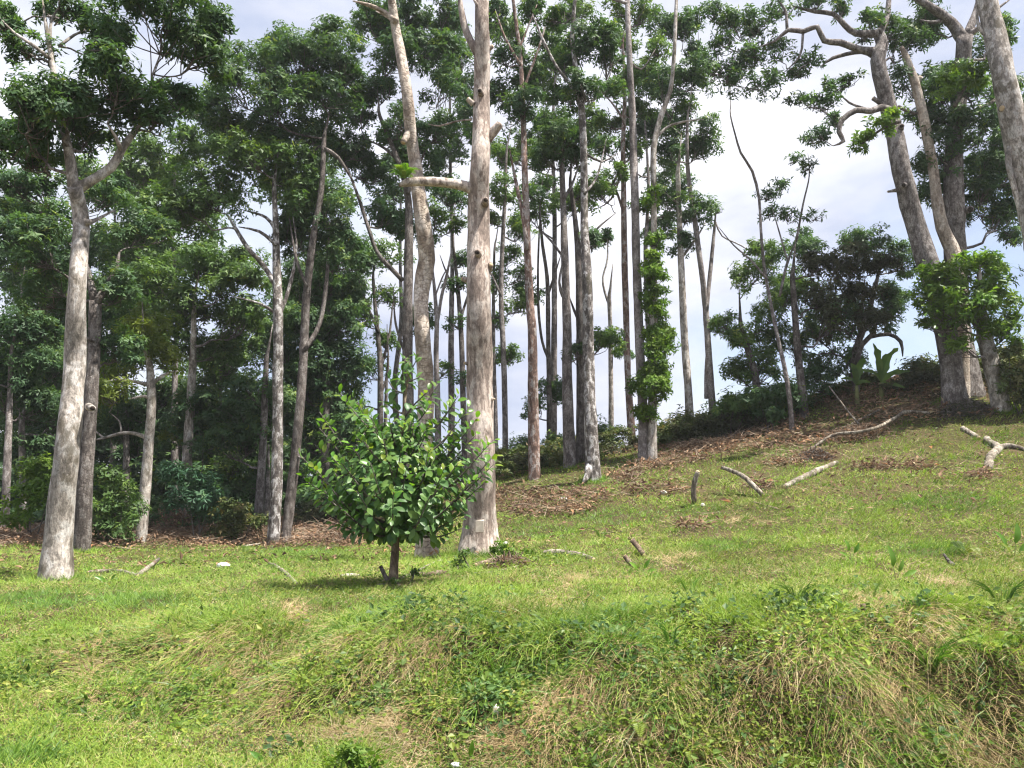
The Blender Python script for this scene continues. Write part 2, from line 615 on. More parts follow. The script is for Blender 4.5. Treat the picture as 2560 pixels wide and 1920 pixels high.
M['twiglit'] = leaf_mat('dry_twig_litter', [(0, (.085, .06, .048)), (.5, (.20, .145, .105)), (1, (.36, .29, .22))], .05, .8, .1, (1, 1, 1))
M['straw'] = leaf_mat('dry_straw', [(0, (0.196, 0.132, 0.063)), (.4, (0.333, 0.241, 0.115)), (.8, (0.471, 0.362, 0.190)), (1, (0.598, 0.506, 0.310))], .2, .7, .2, (1, 1, 1))
M['grass'] = leaf_mat('short_grass', [(0, (.068, .152, .016)), (.35, (.14, .25, .026)), (.7, (.25, .345, .045)), (1, (.42, .40, .15))], .38, .5, .25, (1.12, 1.18, .62), nscale=.6)
M['lush'] = leaf_mat('lush_grass', [(0, (.055, .135, .02)), (.5, (.11, .225, .032)), (1, (.21, .32, .055))], .38, .42, .3, (1.1, 1.2, .6))
M['cover'] = leaf_mat('leafy_ground_cover', [(0, (.050, .098, .018)), (.4, (.125, .20, .028)), (.8, (.24, .30, .045)), (1, (.36, .35, .08))], .38, .45, .3, (1.1, 1.15, .65), nscale=.6)


def ground_mat():
    m, t = mat_new('turf_and_soil')
    g = N(t, 'ShaderNodeNewGeometry').outputs['Position']
    a = noise(t, g, 1.1, 6, .65)
    b = noise(t, g, 9, 6, .7)
    c = mixc(t, ramp(t, a, [(.38, 0), (.6, 1)]), (.075, .072, .022), (.115, .082, .045))
    c = mixc(t, ramp(t, b, [(.35, 0), (.7, 1)]), mixc(t, .6, c, (.03, .026, .015)), c)
    p = N(t, 'ShaderNodeBsdfPrincipled')
    t.links.new(c, p.inputs['Base Color'])
    p.inputs['Roughness'].default_value = .95
    p.inputs['Specular IOR Level'].default_value = .1
    bm = N(t, 'ShaderNodeBump')
    bm.inputs['Distance'].default_value = .05
    t.links.new(b, bm.inputs['Height'])
    t.links.new(bm.outputs[0], p.inputs['Normal'])
    finish(t, p.outputs[0])
    return m


M['ground'] = ground_mat()

# ------------------------------------------------------------------ ground sheet
gy = np.concatenate([np.linspace(-120, -12, 8), np.linspace(-10, 2, 13), np.arange(2.5, 4, .25), np.arange(4, 8, .07), np.arange(8, 14, .14), np.arange(14, 30, .3), np.linspace(31, 60, 25), np.geomspace(66, 280, 14)])
gx0 = np.concatenate([-np.geomspace(20, 1.9, 20), np.linspace(-1.8, 1.8, 190), np.geomspace(1.9, 20, 20)])
GX = np.zeros((len(gy), len(gx0)))
for i, y in enumerate(gy):
    GX[i] = gx0 * max(4.0, abs(y) * .62) * (1 if abs(gx0).max() else 1)
GX = np.clip(GX, -280, 280)
GX[:, 0], GX[:, -1] = -300, 300
GX[:, 1] = np.maximum(GX[:, 1], -290)
GX[:, -2] = np.minimum(GX[:, -2], 290)
GY = np.repeat(gy[:, None], len(gx0), 1)
GZ = height(GX, GY)
nr, nc = GX.shape
ii = np.arange(nr - 1)[:, None] * nc + np.arange(nc - 1)[None]
gf = np.stack([ii, ii + 1, ii + nc + 1, ii + nc], -1).reshape(-1, 4)
link('ground', newmesh('ground', np.stack([GX, GY, GZ], -1).reshape(-1, 3), gf, M['ground'], True), kind='structure')


# ------------------------------------------------------------------ foliage and trees
LEAFCOUNT = [0]
BASES = []


def leaves_tri(P, A, Nn, L, Wd, droop=.12):
    """far leaves: one slim triangle each, pointed at both ends"""
    A = norm(A)
    Nn = norm(Nn - A * (A * Nn).sum(-1, keepdims=True))
    Sd = np.cross(A, Nn) * np.where(rs.uniform(size=(len(P), 1)) < .5, -1, 1)
    V = np.stack([P, P + A * L[:, None] * .5 + Sd * Wd[:, None] * .9, P + A * L[:, None] - Nn * L[:, None] * droop], 1)
    return V.reshape(-1, 3), np.arange(3 * len(P)).reshape(-1, 3)


def foliage(blobs, L, Wd, dens=1.0, subs=None, flat=.85, lai=4.9, upw=.5, k=6, ragged=0.0):
    """leaf rosettes on small domes spread through ellipsoids (centre, radii); returns V, F, rnd, dome centres per blob"""
    PP, DD, NN, LL, WW, RR = [], [], [], [], [], []
    domes = []
    for c, rad in blobs:
        rad = np.asarray(rad, float)
        R = rad.mean()
        ns = subs or int(np.clip(9 + R * 9, 9, 30))
        d = rdir(ns)
        d[:, 2] = np.where(d[:, 2] < -.6, -d[:, 2] * .6, d[:, 2])
        cen = c + norm(d) * rad * (rs.uniform(.02, 1, (ns, 1)) ** .5) * .92
        domes.append(cen)
        area = math.pi * rad[0] * rad[2]
        nw = int(max(12, dens * lai * area / (L * Wd * .5) / k))
        size = rs.uniform(.24, .6, ns)
        per = rs.multinomial(nw, size ** 1.8 / (size ** 1.8).sum())
        for q in range(ns):
            m = per[q]
            if m == 0:
                continue
            sr = R * size[q]
            dd = rdir(m)
            fl = (dd[:, 2] < -.1) & (rs.uniform(size=m) < .5)
            dd[fl, 2] *= -1
            rr = sr * (rs.uniform(.35, 1.08, (m, 1)) ** .7) * (1 + (ragged + .08) * rs.normal(size=(m, 1)))
            C = cen[q] + dd * rr * np.array([1, 1, flat])
            ax = dd + np.array([0, 0, upw]) + rs.normal(0, .22, (m, 3))
            p, a, nn, l, w = whorls(C, ax, k, L, Wd)
            PP.append(p); DD.append(a); NN.append(nn); LL.append(l); WW.append(w)
            base = rs.uniform() * .4 + .3 * rs.uniform(size=m) + .22 * np.clip(dd[:, 2], 0, 1)  # upward leaves of each dome coloured paler: sunlit tops put into the colour
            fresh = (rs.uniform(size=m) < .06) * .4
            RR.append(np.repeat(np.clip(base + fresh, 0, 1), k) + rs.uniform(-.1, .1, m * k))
    P = np.vstack(PP)
    V, Fc = leaves_tri(P, np.vstack(DD), np.vstack(NN), np.concatenate(LL), np.concatenate(WW))
    LEAFCOUNT[0] += len(P)
    return V, Fc, np.repeat(np.clip(np.concatenate(RR), 0, 1), 3), domes


def px_blob(b, Y):
    u, v, ru, rv = b[:4]
    dY = b[4] if len(b) > 4 else 0.0
    y = Y + dY
    c = at(u, v, y)
    s = mpp(y)
    return c, np.array([ru * s, (ru * .6 + rv * .4) * s, rv * s]) * 1.14


def tree(name, label, cat, trunk, Y=None, limbs=(), blobs=(), bark='grey', leaf='f_dark', L=.14, Wd=.05, dens=1.0, group=None,
         flare=0.0, stubs=(), lump=.10, autolimb=True, leafparts=0, upw=.5, k=6, wig=.12, seg=14, ragged=0.0, twigd=1.0, flat=.85, fill=0.0, taper=True):
    """trunk: [(u, v, width in px)] from the base up, at distance Y (or where the base meets the ground)"""
    u0, v0, w0 = trunk[0]
    if Y is None:
        h = hit(u0, v0)
        Y = float(h[1])
    s = mpp(Y)
    pts = []
    for i, (u, v, w) in enumerate(trunk):
        yy = Y + (wig * math.sin(1.7 * i + u0 * .37) * min(i, 3) / 3)
        p = at(u, v, yy)
        pts.append([*p, w * s * .5])
    pts = np.array(pts)
    g = gz(pts[0, 0], pts[0, 1])
    if pts[0, 2] > g + .15:
        pts = np.vstack([[pts[0, 0] - (pts[1, 0] - pts[0, 0]) * .15, pts[0, 1], g, pts[0, 3] * 1.12], pts])
    loc = np.array([pts[0, 0], pts[0, 1], g])
    dn = pts[0].copy()
    dn[2] = g - .3
    dn[3] *= 1.05
    pts = np.vstack([dn, pts])
    if blobs and taper:
        dv = norm(pts[-1, :3] - pts[-2, :3])
        for f_, w_ in ((.5, .6), (1.1, .25)):
            pts = np.vstack([pts, [*(pts[-1, :3] + dv * .8 * f_ * .6 + np.array([.1, 0, .25]) * f_), max(pts[-1, 3] * w_, .006)]])
    root = empty(name, loc, label, cat, group)
    C = catmull(pts, .22 if Y < 16 else .35)
    C[:, 3] = np.maximum(C[:, 3], .008)
    sd = int(u0 * 3 + v0)
    fl = None
    if flare:
        ph = (sd % 17) * .4

        def fl(P, th):
            hgt = np.clip(1 - (P[:, 2] - g) / (.9 + flare), 0, 1)[:, None] ** 2.2
            return 1 + flare * hgt * (.55 + .75 * np.clip(np.cos(5 * th + ph) * .6 + np.cos(3 * th + 1 + ph) * .5, -.3, 1)[None])
    V, q, tri = tube(C[:, :3], C[:, 3], seg, lump, sd, fl)
    mb = MB()
    mb.add(V, q, tri)
    link('trunk', mb.mesh('trunk', M[bark], loc), root)
    skel = [C]
    for lb in limbs:
        lp = []
        for e in lb:
            yy = Y + (e[3] if len(e) > 3 else 0.0)
            lp.append([*at(e[0], e[1], yy), max(e[2] * mpp(yy) * .5, .007)])
        lp[-1][3] = max(lp[-1][3] * .4, .005)
        lc = catmull(np.array(lp), .18)
        mb = MB()
        mb.tube(lc[:, :3], np.maximum(lc[:, 3], .006), 9, lump, sd + len(skel))
        link('limb', mb.mesh('limb', M[bark], loc), root)
        skel.append(lc)
    for (u, v, w, u2, v2, w2, dy, hollow) in stubs:
        a = at(u, v, Y)
        b = at(u2, v2, Y + dy)
        ra, rb = w * s * .5, w2 * s * .5
        sp = catmull(np.array([[*a, ra], [*(a * .45 + b * .55), (ra + rb) * .46], [*b, rb]]), .05)
        mb = MB()
        mb.tube(sp[:, :3], sp[:, 3], 12, .14, sd + int(v), lscale=9)
        so = link('branch_stub', mb.mesh('branch_stub', M[bark], loc), root)
        dirv = norm(b - a)
        e = MB()
        e.tube([b + dirv * .002, b + dirv * .012], [rb * .72, rb * .55], 10, .2, sd)
        link('cut_end', e.mesh('cut_end', M['hollow' if hollow else 'cut'], loc), so)
    BASES.append((loc, float(C[1, 3])))
    if blobs:
        more = []
        for b in blobs:
            if rs.uniform() < fill:
                a_ = rs.uniform(0, 6.28)
                more.append((b[0] + math.cos(a_) * b[2] * .7, b[1] + math.sin(a_) * b[3] * .8, b[2] * .7, b[3] * .7, (b[4] if len(b) > 4 else 0) + rs.uniform(-.5, 1.2)))
        bl = [px_blob(b, Y) for b in list(blobs) + more]
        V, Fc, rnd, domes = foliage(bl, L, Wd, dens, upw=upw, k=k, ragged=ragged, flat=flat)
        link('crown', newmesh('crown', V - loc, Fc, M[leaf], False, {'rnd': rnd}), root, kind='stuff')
        tw = MB()
        allsk = np.vstack(skel)
        for (c, rad), dm in zip(bl, domes):
            cen = c - np.array([0, 0, rad[2] * .25])
            if autolimb:
                dz = cen[2] - allsk[:, 2]
                hd = np.linalg.norm(allsk[:, :2] - cen[:2], axis=1)
                cost = np.hypot(hd, dz) + np.where(dz < .35 * hd, 2.0 * (.35 * hd - dz), 0) + np.where(allsk[:, 2] < loc[2] + 1.0, 5, 0)
                j = int(np.argmin(cost))
                a = allsk[j]
                dist = np.linalg.norm(cen - a[:3])
                r0 = float(np.clip(min(a[3] * .62, .016 * dist + .018), .012, .10))
                nn = 5
                lp = []
                for i in range(nn + 1):
                    f = i / nn
                    p = a[:3] * (1 - f) + cen * f
                    p = p + np.array([0, 0, -.10 * dist * math.sin(math.pi * f)]) + rs.normal(0, .05 * dist, 3) * math.sin(math.pi * f)
                    lp.append([*p, r0 * (1 - f) + .012 * f])
                lc = catmull(np.array(lp), .25)
                mb = MB()
                mb.tube(lc[:, :3], lc[:, 3], 7, .1, sd + j)
                link('limb', mb.mesh('limb', M[bark if bark not in ('pale', 'ringed') else 'grey'], loc), root)
                src = lc
                allsk = np.vstack([allsk, lc[len(lc) // 2:]])
            else:
                j = int(np.argmin(np.linalg.norm(allsk[:, :3] - cen, axis=1)))
                src = np.vstack([allsk[j:j + 1], [[*cen, .01]]])
            for q in dm[:int(len(dm) * twigd)]:
                j = rs.randint(max(0, len(src) // 2), len(src))
                a = src[j, :3]
                mid = (a + q) / 2 + rs.normal(0, .07, 3) - np.array([0, 0, .06])
                tp = catmull(np.array([[*a, .011], [*mid, .008], [*q, .004]]), .3)
                tw.tube(tp[:, :3], tp[:, 3], 4)
        if tw.n:
            link('twigs', tw.mesh('twigs', M['twig'], loc), root, kind='stuff')
    return root, loc, skel


# ------------------------------------------------------------------ trees, from the left
G_F = 'slender trees along the ridge'
tree('tree', 'large pale grey tree with forked trunk and dark crown at left edge', 'tree',
     [(118, 1258, 64), (124, 1180, 56), (133, 1090, 52), (146, 960, 48), (157, 850, 45), (163, 760, 43), (164, 690, 40), (168, 590, 36), (176, 500, 34), (172, 450, 32), (160, 405, 31)],
     limbs=[[(160, 412, 27), (195, 392, 22), (240, 362, 20, .1), (262, 325, 18, .1), (290, 285, 13, .2), (312, 262, 9, .2)],
            [(160, 410, 26), (152, 350, 23), (140, 290, 19), (122, 210, 15), (112, 130, 12), (100, 60, 9), (92, 0, 6)],
            [(262, 325, 10), (250, 296, 8, -.1), (232, 268, 6, -.2)],
            [(112, 130, 9), (75, 100, 8, -.2), (30, 70, 6, -.2), (0, 38, 5, -.2)],
            [(128, 100, 7), (160, 76, 6, .2), (190, 62, 5, .3)],
            [(108, 100, 7), (112, 40, 6, .1), (140, 0, 4, .2)],
            [(190, 480, 14), (205, 476, 9, .3), (245, 455, 7, .6)]],
     blobs=[(350, 45, 120, 75), (428, 125, 66, 75, .3), (255, 195, 95, 66, -.2), (140, 235, 95, 76, -.5), (48, 300, 84, 58, -.3), (190, 300, 84, 46, .5),
            (300, 240, 62, 56, .2), (62, 110, 56, 30), (140, 22, 55, 30, .3), (22, 55, 36, 50), (470, 60, 30, 60, .4), (385, 210, 50, 45, .6), (100, 350, 60, 30, .6), (250, 90, 70, 50, .5)],
     bark='pale', leaf='f_dark', L=.125, Wd=.042, dens=1.15, fill=.7, taper=False, flare=.10, stubs=[(192, 878, 18, 200, 882, 13, -.2, True)], seg=18)

tree('tree', 'shaded grey trunk standing close behind the large pale tree at left', 'tree',
     [(176, 1195, 34), (184, 1050, 31), (194, 900, 28), (203, 760, 26), (206, 650, 26)], Y=17.0,
     limbs=[[(206, 655, 20), (228, 620, 16, .2), (248, 590, 13, .3), (258, 545, 10, .5)], [(205, 650, 18), (190, 590, 14, .1), (175, 540, 11)], [(150, 700, 8, -.4), (170, 720, 9, -.2), (205, 740, 10)]],
     blobs=[(80, 405, 78, 36), (55, 525, 78, 62, -.5), (118, 470, 56, 34), (225, 425, 52, 36, .6), (120, 610, 72, 56, .5), (250, 640, 62, 52, .3), (235, 735, 62, 46, .5), (60, 470, 60, 40, .6), (300, 500, 60, 60, 1)],
     bark='dark', leaf='f_dark', L=.14, Wd=.05, fill=.9, taper=False)

tree('tree', 'pale slim trunk with bare dead side branch inside the left forest', 'tree',
     [(304, 1170, 24), (314, 1060, 22), (322, 950, 20), (328, 870, 18), (326, 830, 17), (322, 780, 13), (310, 740, 9)],
     limbs=[[(316, 945, 9), (290, 936, 8), (260, 936, 7), (225, 946, 6), (196, 952, 3)], [(327, 865, 8), (312, 856, 7, -.2), (280, 862, 5, -.3)],
            [(322, 832, 9), (290, 824, 7, -.2), (255, 820, 5, -.2), (215, 828, 3, -.2)], [(328, 832, 9), (350, 812, 7, .2), (380, 800, 4, .3)], [(225, 946, 4), (205, 930, 3), (195, 905, 2)], [(262, 936, 4), (258, 910, 3), (235, 890, 2)]],
     blobs=[(250, 855, 62, 26, -.3), (360, 780, 62, 36, .3), (300, 730, 50, 40), (240, 800, 44, 24, .3), (330, 700, 50, 40, .5)],
     bark='pale', leaf='f_yel', L=.15, Wd=.05, dens=.8)

tree('tree', 'speckled grey trunk with spreading crown at the forest edge', 'tree',
     [(590, 1176, 28), (597, 1050, 25), (600, 920, 23), (600, 800, 22), (601, 690, 21), (598, 580, 18), (595, 470, 13), (592, 400, 9)],
     limbs=[[(598, 620, 13), (570, 575, 11), (535, 535, 10, -.2), (510, 495, 8, -.3), (490, 462, 5, -.3)], [(598, 530, 9), (560, 500, 7), (515, 490, 5, -.2)], [(600, 505, 9), (575, 470, 7), (520, 452, 4, .3)],
            [(601, 690, 9), (625, 620, 8, .1), (640, 540, 6, .2), (632, 460, 4, .2)], [(601, 680, 8), (560, 655, 5, -.3), (500, 640, 3, -.4)]],
     blobs=[(545, 345, 80, 45, -.4), (470, 405, 82, 48), (620, 380, 68, 55, .2), (400, 455, 70, 42, .2), (600, 330, 62, 40, .5), (340, 460, 68, 46, .4), (500, 300, 60, 40, .6), (650, 440, 50, 50, .4), (430, 350, 60, 40, .9)],
     bark='mottled', leaf='f_mid', L=.15, Wd=.054, fill=.9)

tree('tree', 'dark leaning trunk beside the speckled one reaching the highest left canopy', 'tree',
     [(616, 1172, 22), (632, 1040, 21), (646, 900, 20), (655, 780, 19), (662, 640, 18), (676, 520, 15), (694, 410, 13), (700, 300, 10)],
     limbs=[[(655, 760, 12), (690, 700, 10, .2), (706, 600, 9, .3), (712, 480, 7, .4)], [(700, 320, 9), (730, 340, 9, .2), (765, 395, 9, .3)], [(664, 620, 8), (640, 560, 7), (625, 470, 5)], [(640, 985, 5, -.1), (655, 990, 4, -.15), (664, 984, 3, -.2)]],
     blobs=[(570, 135, 75, 60), (655, 130, 70, 60, -.3), (722, 100, 62, 55, .4), (500, 200, 75, 60, -.3), (600, 225, 72, 50, -.5), (700, 215, 66, 55), (460, 260, 52, 45, .4), (560, 280, 62, 40, .3), (660, 290, 62, 45, .5), (735, 185, 45, 60, .5),
            (660, 380, 50, 60, .6), (700, 470, 60, 70, .6), (730, 560, 55, 60, .8), (650, 520, 45, 60, .9)],
     bark='dark', leaf='f_dark', L=.15, Wd=.054, fill=.8)

tree('tree', 'dark upright trunk with swooping side limb left of the pale leaning trunk', 'tree',
     [(882, 1060, 26), (882, 900, 24), (880, 760, 23), (881, 640, 21), (883, 540, 20), (882, 430, 16), (868, 370, 13), (845, 310, 10), (820, 250, 8)], Y=21.0,
     limbs=[[(870, 606, 11), (845, 580, 10, -.2), (815, 545, 9, -.3), (795, 490, 8, -.3), (772, 420, 7, -.2), (745, 350, 6)], [(880, 420, 10), (900, 370, 8), (925, 310, 6, .2)], [(862, 350, 7), (830, 320, 6), (790, 300, 4)], [(880, 780, 6), (855, 700, 5), (850, 620, 3)]],
     blobs=[(850, 130, 72, 62), (800, 40, 46, 50, .2), (880, 40, 58, 50, .4), (930, 110, 55, 55, .5), (870, 270, 60, 42, -.2), (940, 290, 62, 50, .3), (830, 205, 45, 42, .3), (955, 200, 40, 50, .6), (900, 350, 60, 40, .5), (965, 30, 35, 45, .6), (830, 470, 45, 40, .5), (780, 250, 40, 45, .5), (740, 330, 50, 60, .3), (790, 370, 45, 35, .7)],
     bark='dark', leaf='f_dark', L=.15, Wd=.054, fill=.8)

tree('dead_tree', 'tall pale crooked bare trunk behind the young leafy tree', 'dead tree',
     [(921, 1208, 50), (921, 1150, 42), (917, 1050, 38), (917, 940, 36), (921, 840, 35), (915, 760, 34), (911, 690, 32), (910, 630, 34), (922, 560, 38), (914, 490, 35), (905, 420, 33), (896, 350, 29), (888, 290, 26), (879, 200, 25), (868, 130, 24), (856, 70, 21), (846, 0, 18), (838, -60, 14)],
     limbs=[[(858, 48, 14), (830, 26, 12), (800, 12, 10, -.1), (762, 2, 7, -.2)], [(852, 50, 8), (838, 38, 6), (812, 24, 3, .1)]],
     stubs=[(886, 280, 18, 871, 308, 14, -.12, False), (872, 130, 9, 863, 132, 6, -.05, False)], bark='deadpale', flare=.12, seg=18, lump=.13)

tree('dead_tree', 'massive bare pale dead trunk with cut limbs in the middle', 'dead tree',
     [(1036, 1202, 80), (1036, 1150, 69), (1038, 1080, 63), (1039, 1000, 60), (1037, 900, 58), (1036, 800, 57), (1035, 700, 54), (1034, 600, 52), (1034, 500, 50), (1034, 420, 48), (1037, 360, 42), (1040, 290, 41), (1040, 200, 37), (1042, 110, 37), (1041, 60, 32), (1041, 0, 31), (1041, -70, 27)], Y=12.6,
     limbs=[[(1028, 415, 30), (1005, 402, 24, -.05), (960, 394, 22, -.1), (915, 392, 21, -.12), (880, 394, 20, -.15), (862, 402, 15, -.15)], [(1034, 120, 22), (1022, 100, 18), (1008, 70, 16, .05), (998, 30, 15, .1), (990, -30, 13, .1)],
            [(1048, 50, 13), (1036, 20, 10, -.1), (1018, -10, 8, -.1)], [(1020, 258, 4, .1), (985, 262, 4, .2), (950, 272, 4, .3), (925, 268, 3, .3)]],
     stubs=[(1052, 300, 26, 1081, 268, 17, -.1, False), (1047, 442, 18, 1049, 432, 14, -.32, True), (1035, 556, 19, 1031, 545, 15, -.36, True), (1055, 580, 18, 1060, 572, 12, -.16, False), (1012, 606, 14, 998, 602, 11, -.05, False),
            (1022, 225, 14, 1010, 214, 12, -.05, False), (1054, 106, 14, 1064, 100, 10, -.05, False), (1040, 205, 16, 1036, 196, 12, -.2, True), (1012, 786, 9, 1004, 784, 7, -.05, False), (1063, 862, 7, 1068, 862, 5, -.05, False)],
     bark='dead', flare=.26, seg=24, lump=.07)

tree('tree', 'thin straight trunk just right of the massive dead trunk', 'tree',
     [(1091, 1014, 13), (1091, 900, 12), (1088, 780, 12), (1083, 660, 11), (1084, 560, 10), (1090, 440, 8), (1094, 330, 6)], Y=23.5, limbs=[[(1083, 640, 5), (1060, 590, 4), (1040, 560, 3)]],
     blobs=[(1090, 420, 42, 42), (1105, 770, 30, 22, .2), (1075, 330, 36, 30, .5), (1060, 470, 30, 25, .4), (1130, 500, 40, 35, .7)], bark='grey', leaf='f_mid', L=.15, Wd=.054, dens=.8, group=G_F)

tree('tree', 'reddish trunk with white lichen at the ridge right of the dead trunk', 'tree',
     [(1155, 1034, 25), (1153, 930, 24), (1151, 830, 22), (1150, 730, 20), (1143, 620, 18), (1138, 500, 16), (1134, 380, 14), (1130, 250, 12), (1124, 120, 10), (1112, 30, 8), (1104, -40, 6)],
     limbs=[[(1140, 540, 10), (1128, 460, 9), (1114, 390, 8, .2), (1100, 320, 6, .2)], [(1124, 140, 7), (1090, 80, 6), (1070, 20, 4)], [(1128, 200, 6), (1165, 100, 5), (1185, 30, 3, .3)], [(1120, 110, 5), (1140, 60, 4), (1160, 10, 3)]],
     blobs=[(1125, 245, 54, 46, -.3), (1090, 130, 40, 36, .4), (1070, 40, 32, 40, .3), (1150, 30, 40, 35, .5), (1140, 165, 40, 40, .7), (1085, 210, 40, 40, .7), (1180, 90, 40, 36, .7)],
     bark='red', leaf='f_dark', L=.15, Wd=.054, group=G_F, flare=.1)

tree('tree', 'thin pair of dark wavy stems against the sky beside the reddish trunk', 'tree',
     [(1187, 990, 13), (1187, 880, 12), (1185, 780, 10), (1184, 680, 10), (1182, 600, 9), (1172, 530, 7), (1166, 460, 5)], Y=25.0,
     limbs=[[(1185, 775, 7), (1172, 740, 6), (1164, 680, 6), (1162, 600, 5, .2), (1164, 520, 4, .2), (1168, 440, 3, .2)], [(1183, 640, 6), (1196, 600, 5), (1212, 550, 4, .2)]],
     blobs=[(1150, 420, 40, 36), (1180, 400, 36, 30, .5), (1190, 855, 40, 36, .3), (1150, 890, 34, 30, -.2), (1135, 640, 30, 34, .5)], bark='dark', leaf='f_dark', L=.15, Wd=.054, dens=.8)

tree('tree', 'smooth grey trunk left of the white mottled one on the ridge', 'tree',
     [(1232, 1008, 28), (1228, 920, 25), (1225, 820, 22), (1225, 720, 20), (1222, 620, 18), (1219, 520, 16), (1216, 420, 13), (1214, 370, 12)],
     limbs=[[(1218, 430, 8), (1235, 400, 6, .2), (1250, 360, 5, .3)], [(1220, 560, 6), (1190, 520, 5, .3), (1168, 500, 4, .4)], [(1216, 640, 8), (1208, 610, 6), (1216, 560, 5)]],
     blobs=[(1214, 300, 60, 52, -.3), (1190, 350, 44, 30, .2), (1250, 760, 34, 32, .3), (1240, 340, 40, 36, .4), (1190, 270, 40, 40, .4)],
     bark='grey', leaf='f_dark', L=.14, Wd=.05, dens=1.5, group=G_F)

tree('tree', 'dark rough trunk half hidden behind the white mottled trunk', 'tree',
     [(1256, 1000, 26), (1257, 900, 25), (1256, 780, 22), (1253, 660, 18), (1250, 560, 15), (1242, 470, 11), (1232, 400, 8)], Y=21.5, limbs=[[(1254, 700, 7), (1240, 670, 6), (1230, 640, 4)], [(1251, 560, 6), (1285, 500, 5, .3), (1330, 460, 4, .5)]],
     blobs=[(1300, 410, 42, 36, .4), (1310, 735, 38, 28, -.3), (1330, 380, 30, 25, .6), (1250, 420, 36, 30, .7)], bark='dark', leaf='f_mid', L=.15, Wd=.054, group=G_F)

tree('tree', 'white mottled trunk with a spreading root on the grassy slope', 'tree',
     [(1281, 1038, 36), (1279, 980, 30), (1275, 880, 27), (1271, 780, 25), (1270, 680, 24), (1268, 600, 23), (1263, 500, 19), (1262, 400, 17), (1260, 300, 16), (1254, 210, 15), (1244, 150, 12), (1236, 80, 10), (1242, 0, 8)],
     limbs=[[(1274, 1005, 18, -.1), (1268, 1030, 14, -.25), (1256, 1048, 9, -.35)], [(1256, 240, 9), (1236, 190, 8), (1200, 140, 7, -.1), (1170, 80, 6, -.2), (1150, 30, 5, -.2)], [(1262, 420, 6), (1290, 380, 5, .3), (1310, 300, 4, .4)], [(1263, 330, 6), (1300, 350, 5, .2), (1335, 330, 3, .3)]],
     blobs=[(1235, 100, 56, 46, .2), (1260, 195, 44, 36, -.3), (1290, 80, 46, 40, .4), (1215, 150, 40, 36, .5), (1300, 200, 44, 34, .4), (1280, 520, 30, 24, .4), (1195, 40, 40, 30, .6), (1310, 130, 35, 40, .8), (1220, 210, 40, 30, .6)],
     bark='mottled', leaf='f_dark', L=.14, Wd=.05, flare=.15, seg=18)

tree('tree', 'thin snapped trunk with a single leafy tuft halfway up', 'tree',
     [(1320, 952, 12), (1320, 860, 11), (1319, 760, 10), (1318, 690, 9), (1316, 645, 9)], Y=25.0, limbs=[[(1316, 660, 6), (1306, 630, 5), (1302, 600, 4), (1312, 560, 4), (1312, 500, 3)]],
     blobs=[(1316, 738, 32, 24, -.3), (1312, 510, 22, 22), (1345, 760, 22, 18, .3)], bark='pale', leaf='f_dark', L=.14, Wd=.05, autolimb=False)

tree('tree', 'slim reddish brown trunk between mottled trunk and vine covered trunk', 'tree',
     [(1366, 968, 17), (1362, 900, 16), (1356, 800, 14), (1353, 700, 14), (1350, 600, 14), (1348, 500, 13), (1347, 400, 12), (1346, 300, 10), (1350, 200, 8), (1345, 100, 6)],
     limbs=[[(1347, 460, 6), (1330, 410, 5), (1310, 390, 4), (1296, 370, 3)], [(1347, 360, 6), (1320, 430, 4, -.2), (1290, 450, 3)], [(1348, 260, 5), (1320, 220, 4), (1300, 200, 3)]],
     blobs=[(1345, 180, 44, 40), (1320, 270, 36, 30, .3), (1380, 240, 40, 40, .4), (1340, 90, 40, 36, .5), (1365, 330, 36, 30, .5), (1400, 160, 36, 36, .7)], bark='red', leaf='f_mid', L=.15, Wd=.054, dens=.9, group=G_F)

tree('tree', 'tall pale ringed trunk with twin base beside the vine covered trunk', 'tree',
     [(1396, 992, 32), (1392, 940, 25), (1387, 850, 20), (1382, 750, 20), (1378, 650, 19), (1374, 550, 18), (1372, 450, 18), (1369, 350, 17), (1366, 250, 16), (1361, 150, 14), (1357, 60, 12), (1355, -30, 10)],
     limbs=[[(1356, 8, 8), (1330, 0, 7), (1300, -8, 5)], [(1360, 130, 5), (1385, 150, 4, .2), (1420, 100, 3, .4)]],
     blobs=[(1385, 40, 46, 40, .4), (1420, 110, 40, 34, .6), (1330, 30, 36, 26, .4)], bark='ringed', leaf='f_mid', L=.14, Wd=.05, dens=.7, flare=.15, seg=18)

tree('tree', 'pale bending stem wrapped in bright climbing leaves up to half its height', 'tree',
     [(1409, 994, 24), (1409, 930, 20), (1411, 820, 18), (1412, 700, 17), (1412, 600, 15), (1413, 500, 14), (1412, 400, 13), (1412, 320, 13), (1428, 250, 12), (1448, 195, 10), (1456, 120, 9), (1460, 30, 8), (1463, -40, 6)],
     limbs=[[(1416, 300, 7), (1440, 275, 6, .1), (1480, 262, 5, .2), (1520, 258, 4, .3)]],
     blobs=[(1402, 850, 42, 46, -.2), (1425, 810, 36, 36, -.1), (1420, 765, 36, 34, -.1), (1414, 720, 32, 34, -.1), (1414, 680, 30, 32, -.1), (1412, 640, 28, 30, -.1), (1410, 600, 28, 30, -.1), (1408, 565, 24, 26, -.1), (1416, 525, 20, 24), (1412, 430, 22, 36), (1404, 895, 30, 26, -.1), (1435, 730, 20, 40, .1)],
     bark='pale', leaf='f_lite', L=.14, Wd=.05, dens=1.5, autolimb=False, upw=.2)

